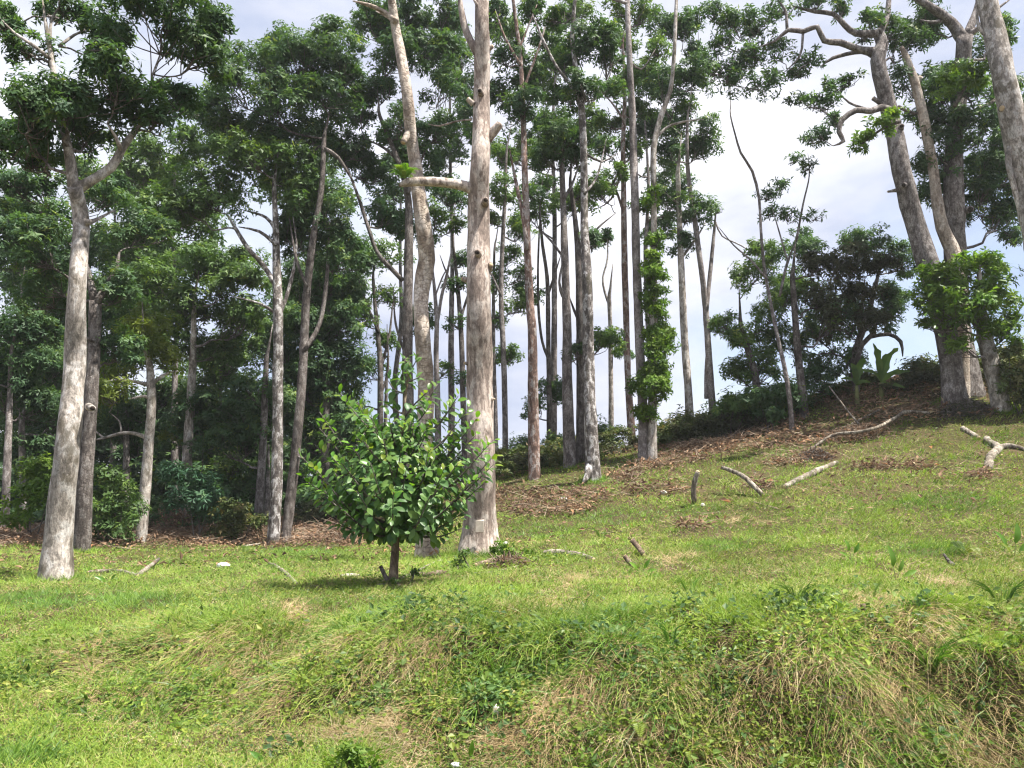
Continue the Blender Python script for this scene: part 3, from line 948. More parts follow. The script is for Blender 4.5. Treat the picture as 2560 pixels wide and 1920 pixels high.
tree('tree', 'leafy trunk right of the vine with a broken pale top', 'tree',
     [(1490, 906, 19), (1486, 830, 17), (1479, 740, 16), (1475, 650, 15), (1471, 560, 14), (1468, 480, 12), (1466, 420, 11), (1464, 375, 10)], Y=22.5,
     limbs=[[(1470, 560, 7), (1500, 520, 6, .2), (1525, 480, 4, .3)], [(1466, 440, 5), (1440, 420, 4), (1420, 400, 3)]],
     blobs=[(1440, 200, 50, 60, .5), (1495, 175, 46, 50, .3), (1510, 330, 44, 46, .2), (1450, 330, 46, 50, .4), (1490, 465, 48, 40), (1440, 440, 42, 40, .3), (1475, 535, 36, 26), (1480, 60, 46, 50, .4), (1440, 60, 40, 50, .6), (1530, 280, 24, 30), (1510, 130, 36, 40, .6), (1460, 270, 40, 40, .8)],
     bark='pale', leaf='f_dark', L=.15, Wd=.054, dens=.85, twigd=.7)

tree('tree', 'pale trunk forking in a narrow V against open sky', 'tree',
     [(1540, 890, 16), (1534, 810, 15), (1528, 720, 14), (1522, 640, 13), (1512, 560, 12), (1500, 470, 11), (1488, 390, 10), (1484, 320, 8), (1485, 255, 5)], Y=22.5,
     limbs=[[(1526, 670, 10), (1532, 610, 9, .1), (1540, 530, 8, .2), (1547, 450, 6, .2)], [(1526, 860, 10), (1526, 800, 9, .2), (1528, 740, 8, .1)], [(1546, 480, 4), (1560, 510, 3), (1600, 530, 3, .2), (1640, 556, 3, .2)]],
     blobs=[(1488, 235, 26, 24), (1500, 300, 20, 26, .2), (1550, 455, 14, 12, .2)], bark='ringed', leaf='f_mid', L=.16, Wd=.05, dens=.4)

tree('tree', 'thin crooked sapling leaning left with sparse tufts before the open sky', 'tree',
     [(1706, 862, 10), (1694, 790, 9), (1680, 730, 8), (1662, 640, 7), (1650, 570, 7), (1643, 490, 6), (1640, 430, 6), (1625, 370, 6), (1600, 330, 5), (1588, 290, 4), (1578, 250, 3)], Y=20.0,
     limbs=[[(1655, 600, 5), (1620, 560, 4), (1585, 530, 3), (1552, 490, 3)], [(1720, 520, 6), (1735, 440, 4), (1748, 380, 3), (1745, 330, 2)], [(1684, 640, 6), (1700, 570, 6), (1720, 520, 5)], [(1700, 560, 4), (1680, 490, 3), (1665, 440, 2)]],
     blobs=[(1658, 425, 28, 22, .1), (1690, 405, 28, 16, .2), (1700, 470, 34, 20), (1745, 360, 26, 22), (1720, 345, 30, 10, .2), (1760, 470, 20, 16, .1), (1660, 460, 24, 22, .2), (1745, 300, 24, 10, .3)],
     bark='grey', leaf='f_dark', L=.17, Wd=.045, dens=.42, autolimb=False, upw=0, twigd=.8)

tree('tree', 'bushy dark tree at the left end of the ridge thicket', 'tree',
     [(1640, 880, 16), (1630, 800, 15), (1612, 745, 13), (1600, 700, 10)], Y=21.5,
     blobs=[(1625, 600, 44, 44, -.2), (1600, 735, 46, 34), (1660, 690, 46, 40, .2), (1660, 560, 46, 36, .3), (1565, 700, 30, 30, .3), (1650, 780, 46, 40, .4), (1690, 620, 44, 44, .6), (1590, 800, 36, 36, .6)],
     bark='dark', leaf='f_mid', L=.14, Wd=.048, dens=.8, fill=.9)
tree('tree', 'vine smothered tree with withered brown leaves in the ridge thicket', 'tree',
     [(1735, 868, 18), (1725, 780, 16), (1718, 690, 14), (1712, 600, 11)], Y=21.0,
     blobs=[(1770, 570, 50, 36), (1835, 575, 56, 42, -.3), (1890, 580, 50, 36, -.2), (1860, 630, 50, 36, .1), (1780, 640, 46, 36, .1), (1800, 700, 36, 40), (1880, 690, 30, 40)],
     bark='dark', leaf='f_brown', L=.15, Wd=.05, dens=1.0)
tree('tree', 'dark green tree behind the bananas in the middle of the ridge thicket', 'tree',
     [(1850, 850, 16), (1845, 770, 15), (1870, 700, 13), (1890, 620, 10)], Y=22.0,
     limbs=[[(1848, 790, 12, -.4), (1862, 745, 11, -.5), (1885, 722, 10, -.5), (1895, 690, 8, -.3)], [(1880, 728, 9, -.5), (1920, 722, 8, -.6), (1946, 738, 8, -.6), (1950, 770, 6, -.6)]],
     blobs=[(1760, 720, 54, 44), (1820, 700, 56, 50, .2), (1880, 690, 50, 36, .3), (1940, 660, 46, 50, .2), (1760, 800, 46, 46, .2), (1820, 790, 46, 44, .3), (1880, 520, 40, 30, .2), (1720, 640, 46, 40, .4), (1700, 740, 40, 40, .5), (1950, 560, 40, 40, .5), (1740, 540, 50, 30, .6), (1830, 520, 40, 24, .6)],
     bark='dark', leaf='f_dark', L=.14, Wd=.05, dens=.85, fill=.7)

tree('tree', 'big dark trunk leaning left with long twisting limbs at upper right', 'tree',
     [(2056, 800, 46), (2044, 720, 46), (2028, 650, 45), (2008, 580, 46), (1985, 510, 44), (1965, 440, 42), (1948, 370, 40), (1935, 300, 38), (1922, 245, 37), (1908, 190, 34), (1896, 130, 32), (1905, 95, 28), (1895, 70, 24)], Y=19.2,
     limbs=[[(1900, 112, 22), (1860, 108, 17), (1815, 92, 15, -.2), (1780, 88, 13, -.3), (1765, 58, 12, -.4), (1735, 68, 12, -.4), (1702, 65, 10, -.4), (1675, 88, 6, -.3), (1630, 105, 3, -.2)],
            [(1897, 72, 20), (1850, 72, 15, .1), (1825, 55, 13), (1800, 30, 11), (1760, 25, 9), (1700, 10, 7)],
            [(1896, 75, 18), (1915, 40, 14, .2), (1920, 0, 11, .3), (1925, -60, 8, .3)],
            [(1900, 130, 13), (1862, 112, 10, .2), (1800, 125, 8, .3), (1772, 145, 6, .3)],
            [(1928, 240, 17, -.1), (1905, 232, 15, -.3), (1880, 240, 14, -.4), (1850, 238, 13, -.5), (1820, 258, 12, -.5), (1812, 285, 11, -.5), (1822, 305, 9, -.5), (1800, 315, 5, -.5)],
            [(1700, 62, 7, -.4), (1695, 20, 6, -.4), (1660, -20, 4, -.3)], [(1735, 66, 6, -.4), (1728, 120, 5, -.3), (1690, 160, 3)],
            [(1880, 238, 6, -.4), (1835, 222, 5, -.3), (1812, 200, 4, -.2)], [(1940, 230, 8, .2), (1975, 245, 7, .3), (2010, 240, 6, .3)]],
     blobs=[(1585, 45, 52, 44, .2), (1640, 60, 44, 34), (1560, 95, 34, 30), (1630, 120, 50, 30), (1680, 105, 36, 26, .2), (1570, 170, 52, 40), (1640, 185, 48, 32), (1690, 20, 46, 24), (1760, 12, 50, 22), (1820, 18, 40, 26), (1745, 130, 34, 26), (1735, 215, 34, 26), (1720, 160, 26, 24, .2),
            (1800, 190, 32, 18), (1835, 175, 30, 20), (1790, 225, 32, 30), (1775, 290, 30, 26, -.4), (1800, 265, 26, 26, -.3), (1880, 40, 30, 36), (1925, 60, 40, 50, .4), (1960, 100, 44, 46, .5), (1960, 180, 40, 46, .6), (1530, 150, 34, 36, .3), (1600, 140, 40, 30, .5), (1530, 30, 30, 36, .4), (1860, 80, 26, 20, .5)],
     bark='grey', leaf='f_dark', L=.15, Wd=.05, dens=.62, autolimb=True, flare=.03, seg=18, taper=False, stubs=[(1955, 408, 14, 1918, 414, 5, -.1, False), (1958, 398, 14, 1952, 400, 12, -.33, True), (1915, 232, 14, 1886, 212, 10, -.1, False), (1945, 280, 14, 1948, 272, 11, -.32, True)], twigd=.8)


tree('tree', 'broad upright trunk rising behind leafy shrub at right with dark crown', 'tree',
     [(2078, 806, 66), (2072, 760, 60), (2066, 690, 52), (2064, 600, 48), (2062, 500, 44), (2060, 400, 40), (2062, 300, 36), (2072, 210, 33), (2080, 130, 34), (2084, 80, 34)], Y=19.8,
     limbs=[[(2080, 85, 30), (2055, 50, 24), (2020, 22, 19, -.2), (1985, 0, 15, -.3), (1940, -30, 11, -.3)], [(2086, 80, 22), (2104, 40, 17, .1), (2115, 0, 14, .2), (2120, -50, 10, .2)], [(2090, 75, 15), (2115, 60, 13, -.1), (2140, 30, 10, -.2), (2180, 0, 8, -.2)], [(2062, 250, 12), (2095, 250, 9, -.4), (2130, 230, 7, -.5), (2160, 210, 4, -.5)], [(2035, 45, 9), (2010, 48, 7, -.3), (1985, 42, 5, -.4)]],
     blobs=[(2085, 190, 70, 42, -.6), (2040, 160, 44, 36, .3), (2060, 260, 56, 40, -.4), (2120, 290, 66, 52, -.3), (2030, 330, 50, 52, -.3), (2100, 380, 60, 50, .2), (2170, 380, 60, 56), (2180, 460, 56, 56, .3), (2110, 450, 46, 46, .4), (2200, 300, 44, 60, .2), (2010, 60, 44, 36, .4), (1985, 30, 40, 40, .3), (2150, 90, 36, 50, .6), (2010, 420, 40, 36, .5), (2195, 520, 36, 26, .3), (2180, 200, 40, 40, .7), (2000, 240, 36, 40, .6)],
     bark='grey', leaf='f_dark', L=.16, Wd=.052, dens=1.0, flare=.08, seg=20, fill=.3, taper=False, stubs=[(2085, 455, 16, 2096, 452, 16, -.3, True)])

tree('dead_tree', 'pale dead stem with broken tip crossing the broad trunk at right', 'dead tree',
     [(2078, 806, 30), (2076, 700, 30), (2072, 600, 32), (2055, 535, 31), (2035, 490, 27), (2025, 440, 24), (2018, 380, 22), (2006, 310, 22), (1994, 250, 21), (1980, 190, 19), (1966, 150, 18), (1954, 115, 13), (1946, 100, 7)], Y=19.5, wig=.03,
     limbs=[[(2050, 245, 5, -.1), (2090, 242, 5, -.2), (2130, 226, 5, -.2), (2160, 205, 3, -.2)]], stubs=[(1978, 185, 13, 1989, 166, 11, -.05, False)], bark='deadpale', seg=16)

tree('tree', 'thick pale trunk cut off by the right edge of the picture', 'tree',
     [(2330, 1120, 78), (2310, 900, 70), (2275, 680, 64), (2240, 500, 60), (2212, 380, 55), (2188, 260, 52), (2165, 150, 48), (2148, 70, 45), (2130, -10, 42), (2110, -110, 38)], Y=17.5,
     limbs=[[(2188, 300, 15), (2178, 350, 13), (2200, 440, 11, .1), (2212, 520, 9, .2)], [(2146, 130, 10), (2140, 90, 9, .1), (2115, 60, 8, .15), (2108, 0, 6, .2)]], stubs=[(2180, 235, 24, 2164, 234, 18, -.15, False)],
     bark='pale', seg=18)

# ------------------------------------------------------------------ trees deep in the left forest
tree('tree', 'slim grey trunk at the far left edge of the forest', 'tree', [(10, 1140, 17), (14, 1040, 16), (18, 940, 14), (22, 840, 11), (25, 760, 8)], Y=21.0, bark='grey', leaf='f_dark', L=.15, Wd=.054,
     blobs=[(20, 720, 70, 55), (60, 800, 64, 50, .4), (10, 860, 60, 45, .5), (80, 880, 60, 45, .8), (-40, 780, 60, 60), (90, 720, 50, 50, 1)])
tree('tree', 'grey trunk half hidden by leaves in the middle of the left forest', 'tree', [(400, 1090, 22), (404, 1000, 21), (410, 900, 19), (415, 810, 16), (418, 720, 12), (420, 640, 8)], Y=24.0, bark='pale', leaf='f_mid', L=.17, Wd=.066, fill=.5,
     blobs=[(430, 590, 84, 46), (350, 620, 70, 50, .2), (500, 620, 66, 46, -.3), (420, 680, 84, 46, .3), (530, 690, 56, 40, -.2), (380, 740, 66, 42, .2), (460, 760, 66, 40, .4), (540, 560, 40, 30, .4), (500, 700, 60, 45, .8), (310, 680, 50, 50, .8)])
tree('tree', 'twin dark trunks behind the speckled trunk in the left forest', 'tree', [(556, 1150, 20), (562, 1060, 18), (568, 960, 16), (572, 860, 14), (575, 780, 10)], Y=24.0, bark='grey', leaf='f_dark', L=.17, Wd=.066, fill=.5,
     limbs=[[(572, 1150, 12), (578, 1050, 11, .2), (580, 960, 9, .3)]], blobs=[(545, 850, 56, 46), (500, 900, 60, 46, .3), (440, 880, 56, 44, .3), (480, 960, 66, 46), (540, 960, 50, 50, .4), (400, 930, 50, 40, .6), (560, 1040, 44, 40, .6), (600, 900, 40, 60, .8)])
tree('tree', 'dense dark tree filling the gap right of the twin dark trunks', 'tree', [(700, 1120, 20), (702, 1000, 18), (705, 880, 16), (708, 760, 12), (710, 660, 9)], Y=26.0, bark='dark', leaf='f_dark', L=.17, Wd=.066, fill=.5,
     blobs=[(700, 620, 66, 60), (740, 700, 60, 56, .3), (660, 720, 60, 60, -.3), (700, 800, 70, 50), (760, 800, 50, 44, .2), (650, 840, 50, 50, .3), (720, 890, 66, 46, .2), (660, 940, 54, 50), (760, 560, 46, 50, .5), (640, 620, 50, 60, .6), (610, 760, 44, 60, .8)])
tree('tree', 'thin bare many stemmed tree in the gap left of the pale crooked trunk', 'tree', [(818, 1080, 16), (820, 960, 14), (822, 860, 13), (820, 760, 11), (812, 680, 9), (806, 600, 6)], Y=27.0, bark='dark', leaf='f_mid', L=.18, Wd=.06, dens=.6,
     limbs=[[(821, 800, 7), (840, 730, 6, .2), (850, 640, 4, .3)], [(818, 720, 6), (790, 650, 5), (770, 590, 4)], [(820, 860, 6), (838, 800, 5), (836, 700, 4)], [(828, 1080, 9, .3), (832, 960, 8, .3), (834, 860, 7, .3), (838, 760, 5, .3)]],
     blobs=[(790, 560, 46, 40), (840, 560, 40, 36, .2), (785, 690, 42, 34), (840, 640, 36, 30, .3), (800, 800, 46, 36, .2), (760, 850, 46, 34, .3), (830, 740, 34, 30, .5)])
tree('tree', 'slender pale forked tree between the two big dead trunks', 'tree', [(946, 1060, 15), (946, 960, 14), (945, 860, 13), (942, 760, 11), (944, 700, 10), (938, 620, 7), (932, 560, 5)], Y=22.0, bark='ringed', leaf='f_mid', L=.14, Wd=.05, dens=.6,
     limbs=[[(944, 700, 8), (954, 640, 7, .1), (966, 590, 6, .1), (975, 540, 4, .2)], [(940, 640, 4), (960, 590, 3), (985, 560, 2)]], blobs=[(940, 470, 40, 40), (975, 490, 30, 34, .3), (925, 520, 26, 24), (958, 800, 22, 20, .2)])
tree('tree', 'slender dark tree showing its tufts left of the massive dead trunk', 'tree', [(1004, 1060, 14), (1003, 960, 13), (1000, 840, 12), (997, 740, 11), (992, 660, 10), (985, 580, 7), (978, 520, 5)], Y=23.0, bark='dark', leaf='f_dark', L=.14, Wd=.05, dens=.7,
     limbs=[[(995, 690, 6), (1010, 640, 5), (1030, 590, 4)], [(990, 640, 5), (965, 590, 4), (950, 550, 3)]], blobs=[(985, 620, 28, 30), (1000, 560, 32, 30, .3), (985, 700, 22, 18), (1000, 820, 20, 18), (960, 430, 36, 36, .4), (1000, 420, 34, 40, .6)])
tree('tree', 'slender tree with small leaf tufts right behind the massive dead trunk', 'tree', [(1072, 1040, 11), (1070, 900, 10), (1066, 760, 9), (1066, 640, 7), (1068, 540, 5)], Y=24.5, bark='grey', leaf='f_mid', L=.14, Wd=.05, dens=.7,
     blobs=[(1075, 610, 32, 36), (1100, 560, 30, 30, .3), (1120, 660, 34, 34, .2), (1085, 770, 24, 22), (1070, 700, 22, 26), (1130, 590, 30, 26, .6)])

# more distant trees whose crowns close the canopy
far_trees = [
    ('hazy tree farthest back between the large pale tree and the speckled trunk', 250, 33, [(180, 400, 60, 45), (260, 430, 60, 45), (330, 490, 60, 45), (230, 550, 66, 50), (330, 570, 60, 45), (280, 640, 70, 50)]),
    ('hazy tree farthest back behind the dark leaning trunk', 680, 34, [(700, 350, 55, 50), (720, 430, 50, 50), (690, 560, 60, 60), (640, 650, 60, 55), (750, 650, 50, 55), (610, 420, 50, 40)]),
    ('hazy tree farthest back at the left edge of the forest', 120, 33, [(60, 620, 70, 55), (150, 720, 66, 55), (70, 820, 70, 55), (170, 820, 60, 50), (120, 920, 70, 45), (30, 480, 60, 50)]),
    ('dark tree deep in the forest at the far left', 50, 25, [(40, 560, 70, 50), (120, 640, 66, 50), (40, 740, 66, 50), (120, 800, 66, 46), (30, 860, 66, 46), (150, 900, 60, 44), (60, 960, 66, 40)]),
    ('tall tree deep in the forest behind the large pale tree', 120, 27, [(60, 640, 70, 60), (140, 560, 70, 60), (200, 660, 60, 60), (100, 760, 70, 55), (180, 840, 60, 50), (60, 900, 70, 50)]),
    ('bushy tree behind the bare side branch deep in the forest', 270, 29, [(270, 560, 70, 60), (320, 620, 60, 56), (240, 690, 60, 56), (300, 770, 66, 50), (360, 860, 60, 50), (260, 900, 60, 46), (320, 950, 66, 50)]),
    ('broad tree whose bright crown tops show above the left canopy middle', 380, 27, [(330, 330, 56, 40), (400, 300, 50, 36), (300, 390, 56, 40), (370, 400, 66, 46), (430, 480, 66, 46), (300, 540, 60, 44), (440, 560, 60, 40)]),
    ('layered tree with low boughs behind the speckled trunk', 470, 30, [(440, 820, 70, 46), (500, 780, 60, 46), (400, 860, 60, 46), (560, 740, 46, 46), (360, 960, 60, 46), (440, 1000, 70, 40), (530, 1000, 60, 46)]),
    ('dark tree closing the forest right of the dark leaning trunk', 660, 31, [(620, 700, 50, 60), (680, 660, 60, 60), (740, 640, 46, 60), (640, 800, 56, 60), (700, 940, 66, 50), (760, 930, 56, 44), (630, 1000, 56, 50)]),
    ('distant crown seen between the dark trunk and pale crooked trunk', 860, 31, [(850, 420, 46, 40), (880, 500, 40, 40), (840, 360, 44, 36), (900, 700, 36, 36), (780, 960, 66, 36), (860, 960, 60, 30)]),
    ('distant crown seen just above the horizontal dead limb', 980, 30, [(970, 340, 44, 36), (1000, 280, 40, 40), (950, 400, 40, 30), (1000, 130, 40, 46), (1000, 200, 36, 40), (970, 90, 40, 40)]),
    ('distant crown filling the centre canopy above the smooth grey trunk', 1200, 29, [(1160, 200, 46, 40), (1180, 140, 44, 40), (1110, 330, 44, 36), (1170, 330, 40, 36), (1230, 440, 40, 34), (1150, 470, 40, 30), (1280, 270, 40, 34), (1240, 30, 46, 36), (1100, 80, 40, 46)]),
    ('distant crown filling the canopy behind the ringed trunk', 1400, 28, [(1420, 190, 40, 44), (1390, 300, 36, 36), (1420, 270, 36, 36), (1440, 380, 40, 36), (1470, 420, 36, 36), (1310, 320, 36, 26), (1400, 440, 30, 30), (1430, 500, 36, 34)]),
]
for lab, u, Yb, bl in far_trees:
    vt = min(b[1] for b in bl)
    vb = 1110 if u < 1000 else 1010
    n = 5
    tr = [(u + random.uniform(-8, 8), vb + (vt + 60 - vb) * i / n, 17 * (1 - .75 * i / n)) for i in range(n + 1)]
    bl2 = [(*b, random.uniform(-1, 1)) for b in bl]
    tree('tree', lab, 'tree', tr, Y=Yb, bark='grey', leaf='f_mid' if u in (380, 470, 1200, 250, 680) else 'f_dark', L=.185 if Yb < 32 else .24, Wd=.075 if Yb < 32 else .1, blobs=bl2, fill=.6, dens=.95, group='distant forest trees', seg=10)
# ------------------------------------------------------------------ ground cover
def in_blobs(u, v, pats):
    m = np.zeros_like(u)
    for p in pats:
        d = ((u - p[0]) / p[2]) ** 2 + ((v - p[1]) / p[3]) ** 2
        m = np.maximum(m, np.clip(1.25 - d, 0, 1))
    return m


STRAW = [(230, 1420, 150, 40), (330, 1390, 100, 36), (450, 1400, 80, 30), (620, 1420, 90, 36), (900, 1400, 80, 30), (270, 1400, 95, 40), (350, 1375, 60, 36), (200, 1440, 60, 30), (560, 1370, 70, 28), (470, 1480, 50, 50), (690, 1500, 70, 60), (1130, 1345, 80, 42), (980, 1360, 60, 22), (1250, 1262, 45, 14), (1620, 1325, 66, 30),
         (1890, 1315, 80, 26), (1560, 1480, 110, 50), (1760, 1470, 60, 70), (1900, 1590, 90, 60), (2120, 1600, 110, 55), (860, 1545, 130, 50), (760, 1590, 60, 25), (330, 1590, 90, 26), (420, 1308, 55, 10), (1050, 1600, 90, 30),
         (2040, 1270, 60, 14), (1490, 1210, 60, 14), (1640, 1130, 70, 16), (1180, 1290, 40, 14), (640, 1325, 50, 16), (1400, 1560, 80, 40), (1680, 1600, 70, 50), (1240, 1540, 80, 40), (520, 1610, 80, 22), (2100, 1370, 70, 22), (1960, 1400, 50, 24)]
LITTER = [(1120, 1075, 90, 22), (1180, 1100, 110, 20), (1250, 1075, 80, 18), (1420, 1060, 90, 16), (1520, 960, 130, 28), (1470, 990, 90, 16), (1660, 950, 110, 30), (1760, 940, 110, 28), (1860, 905, 90, 26), (1960, 890, 80, 24), (1420, 1010, 70, 14),
          (2060, 890, 100, 18), (1760, 985, 60, 12), (1700, 1000, 60, 10), (1900, 1010, 70, 10), (1985, 1010, 50, 8), (2120, 1030, 40, 10), (1640, 1050, 40, 10), (1350, 1030, 50, 12), (1500, 1140, 40, 8), (1640, 905, 110, 30), (2000, 840, 150, 26), (1830, 860, 120, 26)]
LUSH = [(1330, 1115, 120, 24), (1180, 1150, 90, 18), (1500, 1105, 60, 14), (1560, 1180, 70, 16), (2050, 1090, 120, 30), (2000, 1190, 90, 20), (650, 1190, 110, 14), (720, 1160, 70, 14), (1950, 1500, 170, 110), (2080, 1440, 120, 60), (300, 1300, 120, 20), (700, 1380, 60, 30), (90, 1300, 120, 20), (60, 1640, 110, 30)]
BROADW = [(1300, 1540, 420, 120), (800, 1480, 280, 90), (1750, 1560, 260, 90), (1750, 1400, 200, 70), (1900, 1500, 150, 90), (420, 1500, 140, 50), (1150, 1215, 110, 20)]


def scatter(n, y0, y1, p, half=.80):
    """points on the ground in front of the camera, denser close by"""
    a = rs.uniform(size=n)
    e = 1 - p
    y = (y0 ** e + a * (y1 ** e - y0 ** e)) ** (1 / e)
    x = rs.uniform(-half, half, n) * (y + .6)
    z = height(x, y)
    return np.stack([x, y, z], -1)


def gnormal(P):
    e = .06
    hx = height(P[:, 0] + e, P[:, 1]) - height(P[:, 0] - e, P[:, 1])
    hy = height(P[:, 0], P[:, 1] + e) - height(P[:, 0], P[:, 1] - e)
    return norm(np.stack([-hx, -hy, np.full(len(P), 2 * e)], -1))


def zone(P):
    u, v = proj(P)
    st = np.clip(in_blobs(u, v, STRAW) * 1.1 + .4 * bank_w(P[:, 0], P[:, 1], 0) + .08, 0, 1) * np.clip(.32 + 2.6 * vn(P * np.array([1, .6, 1]), 2.6, 31, 3) + .8 * vn(P, .9, 33), 0, 1.2)
    lt = in_blobs(u, v, LITTER) * (.75 + .6 * vn(P, 1.5, 37, 2))
    lu = in_blobs(u, v, LUSH) * (.8 + .5 * vn(P, 1.8, 41, 2))
    forest = np.clip((1188 - v) / 18, 0, 1) * np.clip((830 - u) / 70, 0, 1) * (P[:, 1] > 13)
    ridge = np.clip((P[:, 1] - 21.5) / 1.5, 0, 1) * (u > 780)
    return np.clip(st, 0, 1), np.clip(np.maximum(np.maximum(lt, forest), ridge), 0, 1), np.clip(lu, 0, 1)


def blade_mesh(P, D, L, Wd, bend, Nn, thin=False):
    """three sided tapering blades: quad plus tip"""
    D = norm(D)
    Sd = norm(np.cross(D, Nn))
    L = L[:, None]
    Wd = Wd[:, None]
    m = P + D * L * .5
    t = P + D * L + bend * L
    n = len(P)
    if thin or P[:, 1].min() > 8.4:
        V = np.stack([P - Sd * Wd * .6, P + Sd * Wd * .6, t], 1).reshape(-1, 3)
        return V, np.arange(3 * n), np.full(n, 3)
    V = np.stack([P - Sd * Wd * .5, P + Sd * Wd * .5, m + Sd * Wd * .42 + bend * L * .22, m - Sd * Wd * .42 + bend * L * .22, t], 1).reshape(-1, 3)
    b = np.arange(n) * 5
    fl = np.stack([b, b + 1, b + 2, b + 3, b + 3, b + 2, b + 4], -1).ravel()
    return V, fl, np.tile([4, 3], n)


def blades_geo(P, L, Wd, lean, flatness=.5, down=None, thin=False):
    n = len(P)
    G = gnormal(P)
    az = rs.uniform(0, 2 * np.pi, n)
    H = np.stack([np.cos(az), np.sin(az), np.zeros(n)], -1)
    D = G * (1 - lean)[:, None] + H * lean[:, None] + np.array([0, 0, .15])
    if down is not None:
        D = D * (1 - down[:, None]) + norm(np.stack([-.35 + .5 * rs.normal(size=n), -.9 + .3 * rs.normal(size=n), -.55 + .2 * rs.normal(size=n)], -1) + G * .35) * down[:, None]
    bend = H * .45 * rs.uniform(.2, 1.0, (n, 1)) - np.array([0, 0, 1.]) * rs.uniform(.05, .45, (n, 1))
    V, fl, sz = blade_mesh(P - G * .006, D, L, Wd, bend * flatness * 1.6, norm(np.cross(H, D) * .4 + G * .6 + np.array([0, -.5, .1])), thin)
    return V, fl, sz


def blades(name, label, cat, mat, P, L, Wd, lean, rnd, flatness=.5, down=None, thin=False):
    near = P[:, 1] < 8.5
    VV, FF, SS, RN, off = [], [], [], [], 0
    for m in (near, ~near):
        if m.sum() == 0:
            continue
        V, fl, sz = blades_geo(P[m], L[m], Wd[m], lean[m], flatness, None if down is None else down[m], thin)
        VV.append(V); FF.append(fl + off); SS.append(sz)
        RN.append(np.repeat(rnd[m], len(V) // m.sum()))
        off += len(V)
    o = link(name, newmesh(name, np.vstack(VV), np.concatenate(FF), M[mat], False, {'rnd': np.concatenate(RN)}, np.concatenate(SS)))
    return tag(o, label, cat, kind='stuff')


def keep(P, prob):
    return P[rs.uniform(size=len(P)) < prob]


def dist_scale(P):
    return np.clip(P[:, 1] / 9.0, .75, 2.2)


# green blades
P = scatter(330000, 4.0, 25, 1.2)
st, lt, lu = zone(P)
P = keep(P, np.clip(1 - .62 * st - .85 * lt, 0.04, 1))
st, lt, lu = zone(P)
ds = dist_scale(P)
n = len(P)
pat = vn(P, .55, 51, 3)
rnd = np.clip(.52 + .42 * pat + rs.normal(0, .17, n) - .3 * lu + .2 * st, 0, 1)
blades('grass', 'short yellow green grass covering the slope', 'grass', 'grass', P, rs.uniform(.035, .09, n) * (1 + .35 * np.clip(ds - 1, 0, 1)) * np.clip(1 + 1.5 * vn(P, 1.9, 53, 2), .55, 2.1), rs.uniform(.0035, .007, n) * ds, rs.uniform(.15, .75, n), rnd)
# tangled tussocks on the bank face: hanging straw and long green blades
def tussocks(name, label, cat, mat, cnt, per, L0, L1, wd, seed_, hang):
    r2 = np.random.RandomState(seed_)
    x = r2.uniform(-5.2, 5.2, cnt)
    y = 5.75 - .22 * np.clip(x, -4, 4) + r2.normal(.1, .42, cnt)
    ok = vn2(x, y, .8, seed_, 2) > -.15
    x, y = x[ok], y[ok]
    cnt = len(x)
    size = r2.uniform(.5, 1.3, cnt)
    idx = np.repeat(np.arange(cnt), per)
    n = len(idx)
    px_, py_ = x[idx] + r2.normal(0, .11, n), y[idx] + r2.normal(0, .09, n)
    P = np.stack([px_, py_, height(px_, py_)], -1)
    az = r2.uniform(0, 6.28, n)
    H = np.stack([np.cos(az), np.sin(az), np.zeros(n)], -1)
    L = r2.uniform(L0, L1, n) * size[idx]
    dn = np.array([-.15, -1., -.2])
    D = norm(H * .5 + np.array([0, 0, .75]) * (1 - hang) + dn * hang + rs.normal(0, .26, (n, 3)))
    bend = (dn * .55 + np.array([0, 0, -.75])) * r2.uniform(.3, .9, (n, 1)) + H * .15
    V, fl, sz = blade_mesh(P, D, L, r2.uniform(.7, 1.3, n) * wd, bend, np.tile(np.array([[.2, -.6, .7]]), (n, 1)))
    rn = np.clip(np.repeat(r2.uniform(.1, .9, cnt), per) + r2.normal(0, .15, n), 0, 1)
    tag(link(name, newmesh(name, V, fl, M[mat], False, {'rnd': np.repeat(rn, 5)}, sz)), label, cat, kind='stuff')


tussocks('hanging_straw', 'long dead straw hanging in tangles down the bank face', 'dry grass', 'straw', 470, 80, .09, .27, .0028, 101, .7)
tussocks('bank_grass', 'long green blades drooping over the bank face', 'grass', 'lush', 120, 46, .12, .28, .0058, 103, .45)
tussocks('bank_grass', 'yellowish blades drooping over the bank face', 'grass', 'grass', 300, 46, .10, .24, .005, 107, .45)
# lush blades
P = scatter(160000, 4.0, 24, 1.15)
st, lt, lu = zone(P)
P = keep(P, np.clip(lu * 1.1 + .10 - lt, 0, 1))
n = len(P)
ds = dist_scale(P)
blades('lush_grass', 'patches of taller fresh green grass on the slope', 'grass', 'lush', P, rs.uniform(.05, .13, n) * (1 + .8 * bank_w(P[:, 0], P[:, 1], 0)), rs.uniform(.004, .008, n) * ds, rs.uniform(.1, .6, n), np.clip(rs.uniform(0, 1, n) * .8 + .2 * vn(P, 1, 3), 0, 1), down=np.clip(bank_w(P[:, 0], P[:, 1], 0) - .25, 0, .6))
